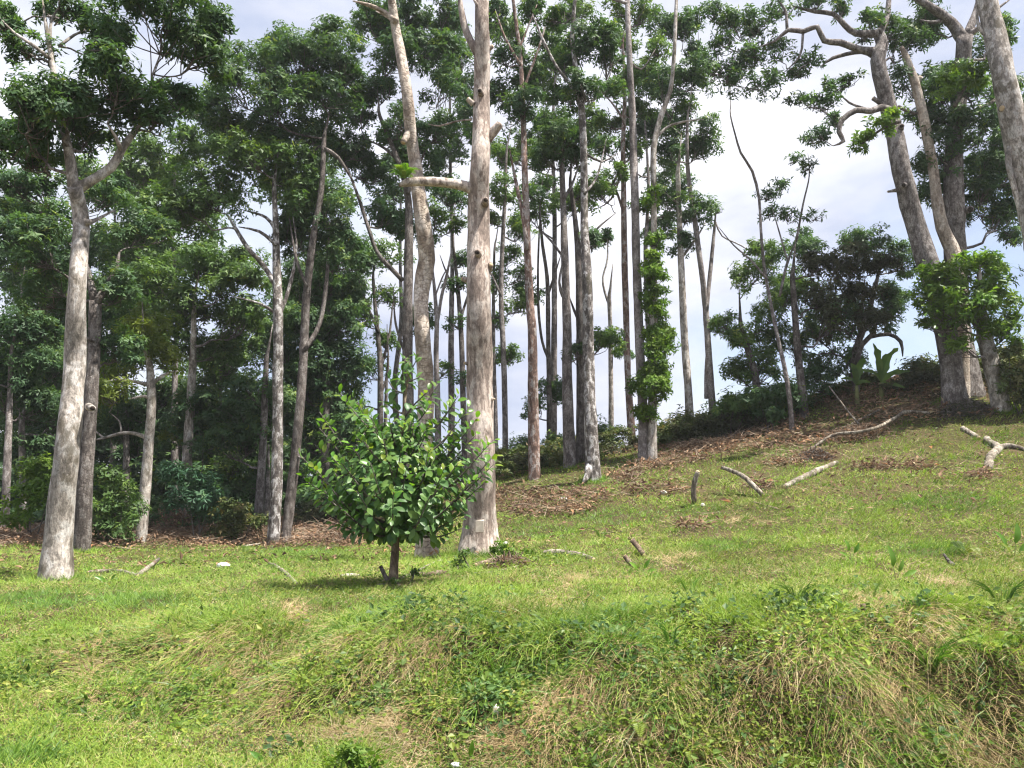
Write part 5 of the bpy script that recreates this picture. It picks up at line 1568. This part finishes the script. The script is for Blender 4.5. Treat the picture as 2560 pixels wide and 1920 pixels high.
log('fallen_branch', 'thin branch in the debris before the massive dead trunk', [(985, 1232, 5), (1040, 1242, 6), (1090, 1236, 6), (1140, 1222, 5)])
log('fallen_branch', 'stick lying left of the massive dead trunk in the grass', [(900, 1238, 5, 3), (930, 1222, 5, 2), (975, 1205, 5)])
log('root', 'bare brown curved root showing on the right bank face', [(1768, 1552, 9, 3), (1800, 1548, 11, 4), (1822, 1532, 11, 8), (1832, 1508, 8, 16)], bark='log', cat='root')
log('root', 'dark broken stick showing on the bank face right of centre', [(1530, 1510, 8, 4), (1560, 1498, 8, 6), (1588, 1486, 6, 8)], bark='logdark', cat='root')
log('stump', 'small hollow cut stem on the crest of the right bank', [(1868, 1345, 16), (1867, 1332, 15, 10), (1866, 1322, 14, 20)], bark='logdark', cat='stump')
log('stump', 'dark broken stub in the grass at right', [(2062, 1225, 11), (2050, 1212, 9, 10), (2040, 1196, 6, 24)], bark='dark', cat='stump')
log('fallen_branch', 'dry stalks hanging down the right bank face', [(1745, 1380, 6), (1732, 1420, 6, 4), (1725, 1470, 5, 6)], bark='log')


# ------------------------------------------------------------------ stones, litter, tag, fern, tufts
def rock(name, label, cat, u, v, wpx, hpx, mat, seed=1, dpx=None):
    h = hit(u, v)
    s = mpp(h[1])
    import bmesh
    bm = bmesh.new()
    bmesh.ops.create_icosphere(bm, subdivisions=2, radius=1)
    co = np.array([q.co[:] for q in bm.verts])
    co = co * (1 + .28 * vn(co, 1.3, seed, 2)[:, None])
    co = co * np.array([wpx * s / 2, (dpx or wpx * .7) * s / 2, hpx * s / 2])
    co[:, 2] += hpx * s * .3
    Fc = np.array([[q.index for q in f.verts] for f in bm.faces])
    bm.free()
    o = link(name, newmesh(name, co, Fc, M[mat], seed % 2 == 0), loc=h)
    tag(o, label, cat)


rock('plastic_bag', 'crumpled white plastic scrap on grass near the forest edge', 'litter', 482, 1228, 30, 13, 'white', 3)
rock('stone', 'pale stone on the slope between the mottled trunk and upright post', 'stone', 1434, 1066, 14, 9, 'stone', 5)
rock('stone', 'pale stone chip uphill of the massive dead trunk', 'stone', 1218, 1082, 18, 8, 'stone', 7)
rock('stone', 'small pale stone at the foot of the upright post', 'stone', 1518, 1094, 10, 8, 'stone', 9)
rock('plastic_scrap', 'white torn plastic scrap caught on the bank face', 'litter', 1072, 1545, 14, 24, 'white', 11, 8)
rock('stone', 'whitish stone at the right foot of the massive dead trunk', 'stone', 1092, 1182, 12, 9, 'stone', 13)
rock('plastic_scrap', 'small white scrap at the bottom edge of the picture', 'litter', 985, 1652, 22, 10, 'white', 15)
rock('wood_chip', 'reddish flat wood chip in the grass left of the young tree', 'wood chip', 755, 1245, 42, 8, 'tagm', 17)

def brush_heap(label, u, v, wpx, hpx, n, mat):
    h = hit(u, v)
    s_ = mpp(h[1])
    root = empty('brush_heap', h, label, 'brush heap')
    w, hh = wpx * s_ / 2, hpx * s_
    mb = MB()
    xs, ys = rs.normal(0, .45, (2, n))
    gs = height(h[0] + xs * w, h[1] + ys * w * .6) - h[2]
    for i in range(n):
        x, y = xs[i], ys[i]
        p = np.array([x * w, y * w * .6, max(0, 1 - x * x - y * y) * hh * rs.uniform(.1, 1) + gs[i]])
        d = norm(np.array([rs.normal(), rs.normal() * .6, rs.normal() * .35])) * rs.uniform(.12, .4)
        mb.tube([p - d * .5, p + rs.normal(0, .03, 3), p + d * .5], np.array([.008, .007, .003]) * rs.uniform(.5, 1.3), 4)
    o = link('twigs', mb.mesh('twigs', M[mat], smooth=False), root, kind='stuff')
    m = n * 4
    x, y = rs.normal(0, .45, (2, m))
    P = np.stack([x * w, y * w * .6, np.clip(1 - x * x - y * y, 0, 1) * hh * rs.uniform(0, .9, m)], -1)
    P[:, 2] += height(h[0] + P[:, 0], h[1] + P[:, 1]) - h[2]
    V, Fc = leaves(P, rdir(m), rdir(m), rs.uniform(.05, .12, m), rs.uniform(.02, .045, m))
    link('dead_leaves', newmesh('dead_leaves', V, Fc, M['f_brown' if mat == 'dark' else 'litter'], False, {'rnd': np.repeat(rs.uniform(0, .8, m), 4)}), root, kind='stuff')


brush_heap('heap of dark dry twigs on the right slope above the long pale log', 1762, 992, 66, 22, 220, 'twig')
brush_heap('dark heap of dead brush left of the leaning leafy stump', 2088, 896, 110, 34, 420, 'dark')
brush_heap('long reddish brush heap under the thin pale branch', 1850, 945, 170, 26, 420, 'logdark')
brush_heap('brown heap of cut brush beside the vine wrapped trunk', 1520, 972, 150, 24, 380, 'logdark')
brush_heap('pile of twigs and dry leaves before the massive dead trunk', 1100, 1226, 90, 16, 200, 'logdark')
brush_heap('brown dry brush mound behind the slim pale trunk', 370, 1140, 120, 60, 420, 'logdark')

# notice nailed to the dead trunk
pt = at(1036, 1137, 12.6 - .335)
V, q, tri = [], [], []
bw_, bh_, bd_ = .062, .085, .012
cs = np.array([[-1, -1, -1], [1, -1, -1], [1, 1, -1], [-1, 1, -1], [-1, -1, 1], [1, -1, 1], [1, 1, 1], [-1, 1, 1]], float) * np.array([bw_, bd_, bh_])
cs[6] += (.01, 0, .02)
cs[2] += (-.008, 0, -.01)
cs[4] += (.004, .01, .012)
tag(link('notice_board', newmesh('notice_board', cs, [(0, 1, 5, 4), (1, 2, 6, 5), (2, 3, 7, 6), (3, 0, 4, 7), (4, 5, 6, 7), (3, 2, 1, 0)], M['tagm']), loc=pt), 'small weathered board fixed low on the massive dead trunk', 'board')


def frond_plant(name, label, cat, base, dirs, mat, wd, pinn=14, group=None, pl=.3):
    """fern like plant, one part for each frond"""
    root = empty(name, base, label, cat, group)
    for d, L in dirs:
        d = norm(np.array(d, float))
        P0 = np.zeros(3)
        mid = d * L * .55 + np.array([0, 0, .16 * L])
        e = d * L + np.array([0, 0, -.18 * L])
        C = catmull(np.array([[*P0, 0], [*mid, 0], [*e, 0]]), L / 16)[:, :3]
        T = norm(np.gradient(C, axis=0))
        sd = norm(np.cross(T, np.array([0, 0, 1.]) + rs.normal(0, .1, 3)))
        up = np.cross(sd, T)
        n = len(C)
        P, A, Nn, Ls, rn = [], [], [], [], []
        for i in range(2, n):
            f = i / (n - 1)
            for sgn in (-1, 1):
                P.append(C[i]); A.append(sd[i] * sgn + T[i] * .45); Nn.append(up[i] + rs.normal(0, .12, 3)); Ls.append(L * pl * math.sin(math.pi * (.12 + .86 * f)) + .006)
        P.append(C[0]); A.append(C[-1] - C[0]); Nn.append(up[n // 2]); Ls.append(L * .02)
        V, Fc = leaves(np.array(P), np.array(A), np.array(Nn), np.array(Ls), np.array(Ls) * .3 + .003, .1, .1)
        mb = MB()
        mb.add(V, Fc)
        mb.tube(C, np.linspace(.005, .002, n), 4)
        VV = np.vstack(mb.V)
        link('frond', newmesh('frond', VV, np.concatenate(mb.L), M[mat], False, {'rnd': np.full(len(VV), rs.uniform())}, np.concatenate(mb.S)), root)


def fan(n, L, spread=1.0, upz=.5, fwd=-.3):
    out = []
    for i in range(n):
        a = 2 * math.pi * i / n + random.uniform(-.3, .3)
        out.append(((math.cos(a) * spread, math.sin(a) * spread + fwd, upz * random.uniform(.4, 1.2)), L * random.uniform(.7, 1.15)))
    return out


frond_plant('epiphyte_fern', 'yellow green fern perched on the end of the cut dead limb', 'fern', at(874, 386, 12.42), fan(22, .30, 1, .9, 0), 'y_tip', 1, pl=.2)
for lab, u, v, L in (('pale fern on the bank face right of centre', 1375, 1588, .19), ('upright fern at the bottom of the bank', 1490, 1640, .17), ('yellowish fern beside the white torn plastic scrap', 1100, 1515, .14),
                     ('fern growing at the right edge of the grass slope', 2085, 1205, .3), ('little fern in the grass behind the crooked branch stub', 530, 1205, .4)):
    h = hit(u, v)
    frond_plant('fern', lab, 'fern', h, fan(4, L, 1, .5), 'cover', 1, group='ferns on the bank', pl=.22)


def tuft(label, u, v, n, L, wd, mat='lush', spread=.5, group='grass tufts on the slope', lean=(0, 0)):
    h = hit(u, v)
    root = empty('grass_tuft', h, label, 'grass tuft', group)
    for i in range(n):
        a = random.uniform(0, 6.283)
        l = L * random.uniform(.6, 1.1)
        d = np.array([math.cos(a) * spread + lean[0], math.sin(a) * spread + lean[1], 1.0])
        d = norm(d)
        e = d * l + np.array([math.cos(a), math.sin(a), -.8]) * l * random.uniform(.05, .4)
        C = catmull(np.array([[0, 0, -.01, 0], [*(d * l * .55), 0], [*e, 0]]), l / 5)[:, :3] + np.array([math.cos(a), math.sin(a), 0]) * .02
        T = norm(np.gradient(C, axis=0))
        sd = norm(np.cross(T, np.array([math.cos(a + 1), math.sin(a + 1), .3])))
        w = wd * np.linspace(1, .12, len(C))[:, None] * .5
        V = np.stack([C - sd * w, C + sd * w], 1).reshape(-1, 3)
        k = np.arange(len(C) - 1)[:, None] * 2
        link('blade', newmesh('blade', V, k + np.array([[0, 1, 3, 2]]), M[mat], False, {'rnd': np.full(len(V), random.random())}), root)


tuft('tall grass tuft on the slope above the bank, right of centre', 1490, 1282, 34, .26, .010)
tuft('wide grass tuft on the bank crest right of centre', 1722, 1302, 40, .24, .011)
tuft('stiff upright blades at the bank crest, left of the wide tuft', 1448, 1385, 14, .30, .016, spread=.15)
tuft('large dark grass tuft at the right edge of the bank crest', 2165, 1310, 46, .32, .011)
tuft('grass tuft hanging from the bank below the young tree', 1078, 1420, 26, .24, .009, lean=(.1, -.3))
tuft('big arching clump of long blades on the right bank face', 2010, 1470, 60, .36, .012, lean=(-.1, -.25))
tuft('second arching clump on the lower right bank face', 1960, 1560, 40, .28, .010, lean=(-.1, -.25))
tuft('slim grass tuft on the left slope', 375, 1300, 26, .2, .009)
tuft('small grass tuft at the crest right of the wide one', 1880, 1300, 18, .2, .011, spread=.25)
tuft('blades tuft at the bottom edge left of the weed clump', 540, 1640, 16, .13, .007, spread=.25)
tuft('grass tuft on the slope behind the sawn stakes', 1300, 1165, 40, .3, .010)


def broadleaf(label, u, v, lv, mat='y_tip_o'):
    h = hit(u, v)
    root = empty('seedling', h, label, 'seedling', 'broad leaved seedlings')
    V, Fc = oval_leaf('l', None, 1, .34, .15, .25, 6)
    me = newmesh('leaf', V, Fc, M[mat], True)
    from mathutils import Matrix
    top = np.array([0, 0, 0.05])
    for (du, dv, l) in lv:
        s = mpp(h[1])
        p = np.array([du * s * .4, 0, -dv * s * .4])
        A = norm(np.array([du, -12, -dv]))
        R = frame_from(A[None], np.array([[.2, -.8, .6]]))[0]
        mb = MB()
        mb.tube([np.array([0, 0, -.02]), p * .5 + np.array([.005, 0, 0]), p], [.006, .005, .004], 6)
        link('stem', mb.mesh('stem', M['b_stem']), root)
        o = link('leaf', me, root)
        m4 = Matrix.Identity(4)
        for a in range(3):
            for b in range(3):
                m4[a][b] = R[a, b] * l
            m4[a][3] = p[a]
        o.matrix_local = m4


broadleaf('pale broad leaved seedling standing in the right grass', 1935, 1262, [(-6, -75, .2), (40, -25, .14), (-35, -30, .12), (20, -50, .12)])
broadleaf('broad leaved seedling at the right edge above the bank', 2190, 1205, [(-30, -55, .22), (15, -70, .24), (30, -30, .2), (-15, -20, .18)])
broadleaf('bright yellow green leaves beside the lower sawn stake', 1385, 1240, [(-18, -22, .14), (14, -26, .13), (28, -12, .12)])
broadleaf('single broad leaf at the bottom edge left of centre', 578, 1652, [(-20, -22, .10), (14, -14, .08)])
broadleaf('single broad leaf at the bottom edge near the white scrap', 1012, 1658, [(6, -28, .10)])
broadleaf('light seedling on the slope right of the sawn stakes', 1840, 1215, [(-10, -40, .14), (14, -30, .12), (-20, -14, .12)])
broadleaf('large pale leaves in shade at the foot of the large pale tree', 235, 1262, [(-14, -12, .16), (10, -14, .14)])
# ------------------------------------------------------------------ added hazy volume that lifts the shadows between the trees
hm, ht = mat_new('shadow_lift_haze')
pv = N(ht, 'ShaderNodeVolumePrincipled')
pv.inputs['Color'].default_value = (.93, .96, 1.0, 1)
pv.inputs['Density'].default_value = .0006
pv.inputs['Anisotropy'].default_value = .2
ho = N(ht, 'ShaderNodeOutputMaterial')
ht.links.new(pv.outputs[0], ho.inputs['Volume'])
hz0, hz1 = float(GZ.min()) - 1.0, 22.0
hv = np.array([[x, y, z] for z in (hz0, hz1) for y in (-130, 290) for x in (-310, 310)], float)
tag(link('added_haze', newmesh('added_haze', hv, [(0, 2, 3, 1), (4, 5, 7, 6), (0, 1, 5, 4), (2, 6, 7, 3), (0, 4, 6, 2), (1, 3, 7, 5)], hm)), 'added hazy air lifting the shadows among the trees', 'added_haze', kind='stuff')

# ------------------------------------------------------------------ longer grass round trunks, logs and along the lip of the bank
sk = []
for (b, rr_) in BASES:
    if b[1] < 19.5 and rr_ > .05:
        m = int(2600 * rr_ + 200)
        a = rs.uniform(0, 6.28, m)
        d = rr_ * 1.12 + np.abs(rs.normal(0, .09, m))
        sk.append(np.stack([b[0] + np.cos(a) * d, b[1] + np.sin(a) * d], -1))
for C in LOGP:
    m = len(C) * 6
    i = rs.randint(0, len(C), m)
    sk.append(C[i, :2] + rs.normal(0, .05, (m, 2)) + np.array([0, -1]) * (C[i, 3:4] * .6 + .01))
xl = rs.uniform(-6, 6, 26000)
yl = 6.25 - .2 * np.clip(xl, -4, 4) + rs.normal(0, .22, 26000)
kk = vn2(xl, yl, 1.7, 91, 2) > .02
sk.append(np.stack([xl, yl], -1)[kk])
tx = rs.uniform(-1, 1, 2600)
ty = (5.5 ** -.3 + rs.uniform(size=2600) * (17 ** -.3 - 5.5 ** -.3)) ** (1 / -.3)
tx = tx * .8 * ty
for x, y in zip(tx, ty):                       # scattered small tufts that stand above the turf
    m = rs.randint(8, 20)
    sk.append(np.array([[x, y]]) + rs.normal(0, .035, (m, 2)))
sk = np.vstack(sk)
P = np.stack([sk[:, 0], sk[:, 1], height(sk[:, 0], sk[:, 1])], -1)
st, lt, lu = zone(P)
P = P[(lt < .5) | (rs.uniform(size=len(P)) < .3)]
n = len(P)
blades('long_grass', 'longer uncut grass around the trunks, logs and along the bank lip', 'grass', 'grass', P, rs.uniform(.06, .2, n), rs.uniform(.004, .007, n) * dist_scale(P), rs.uniform(.1, .6, n), np.clip(.4 + .35 * vn(P, 1.5, 93, 2) + rs.normal(0, .14, n), 0, 1), .6)
print('LEAVES', LEAFCOUNT[0], 'TRIS', sum((len(o.data.loops) - 2 * len(o.data.polygons)) for o in bpy.data.objects if o.type == 'MESH'))
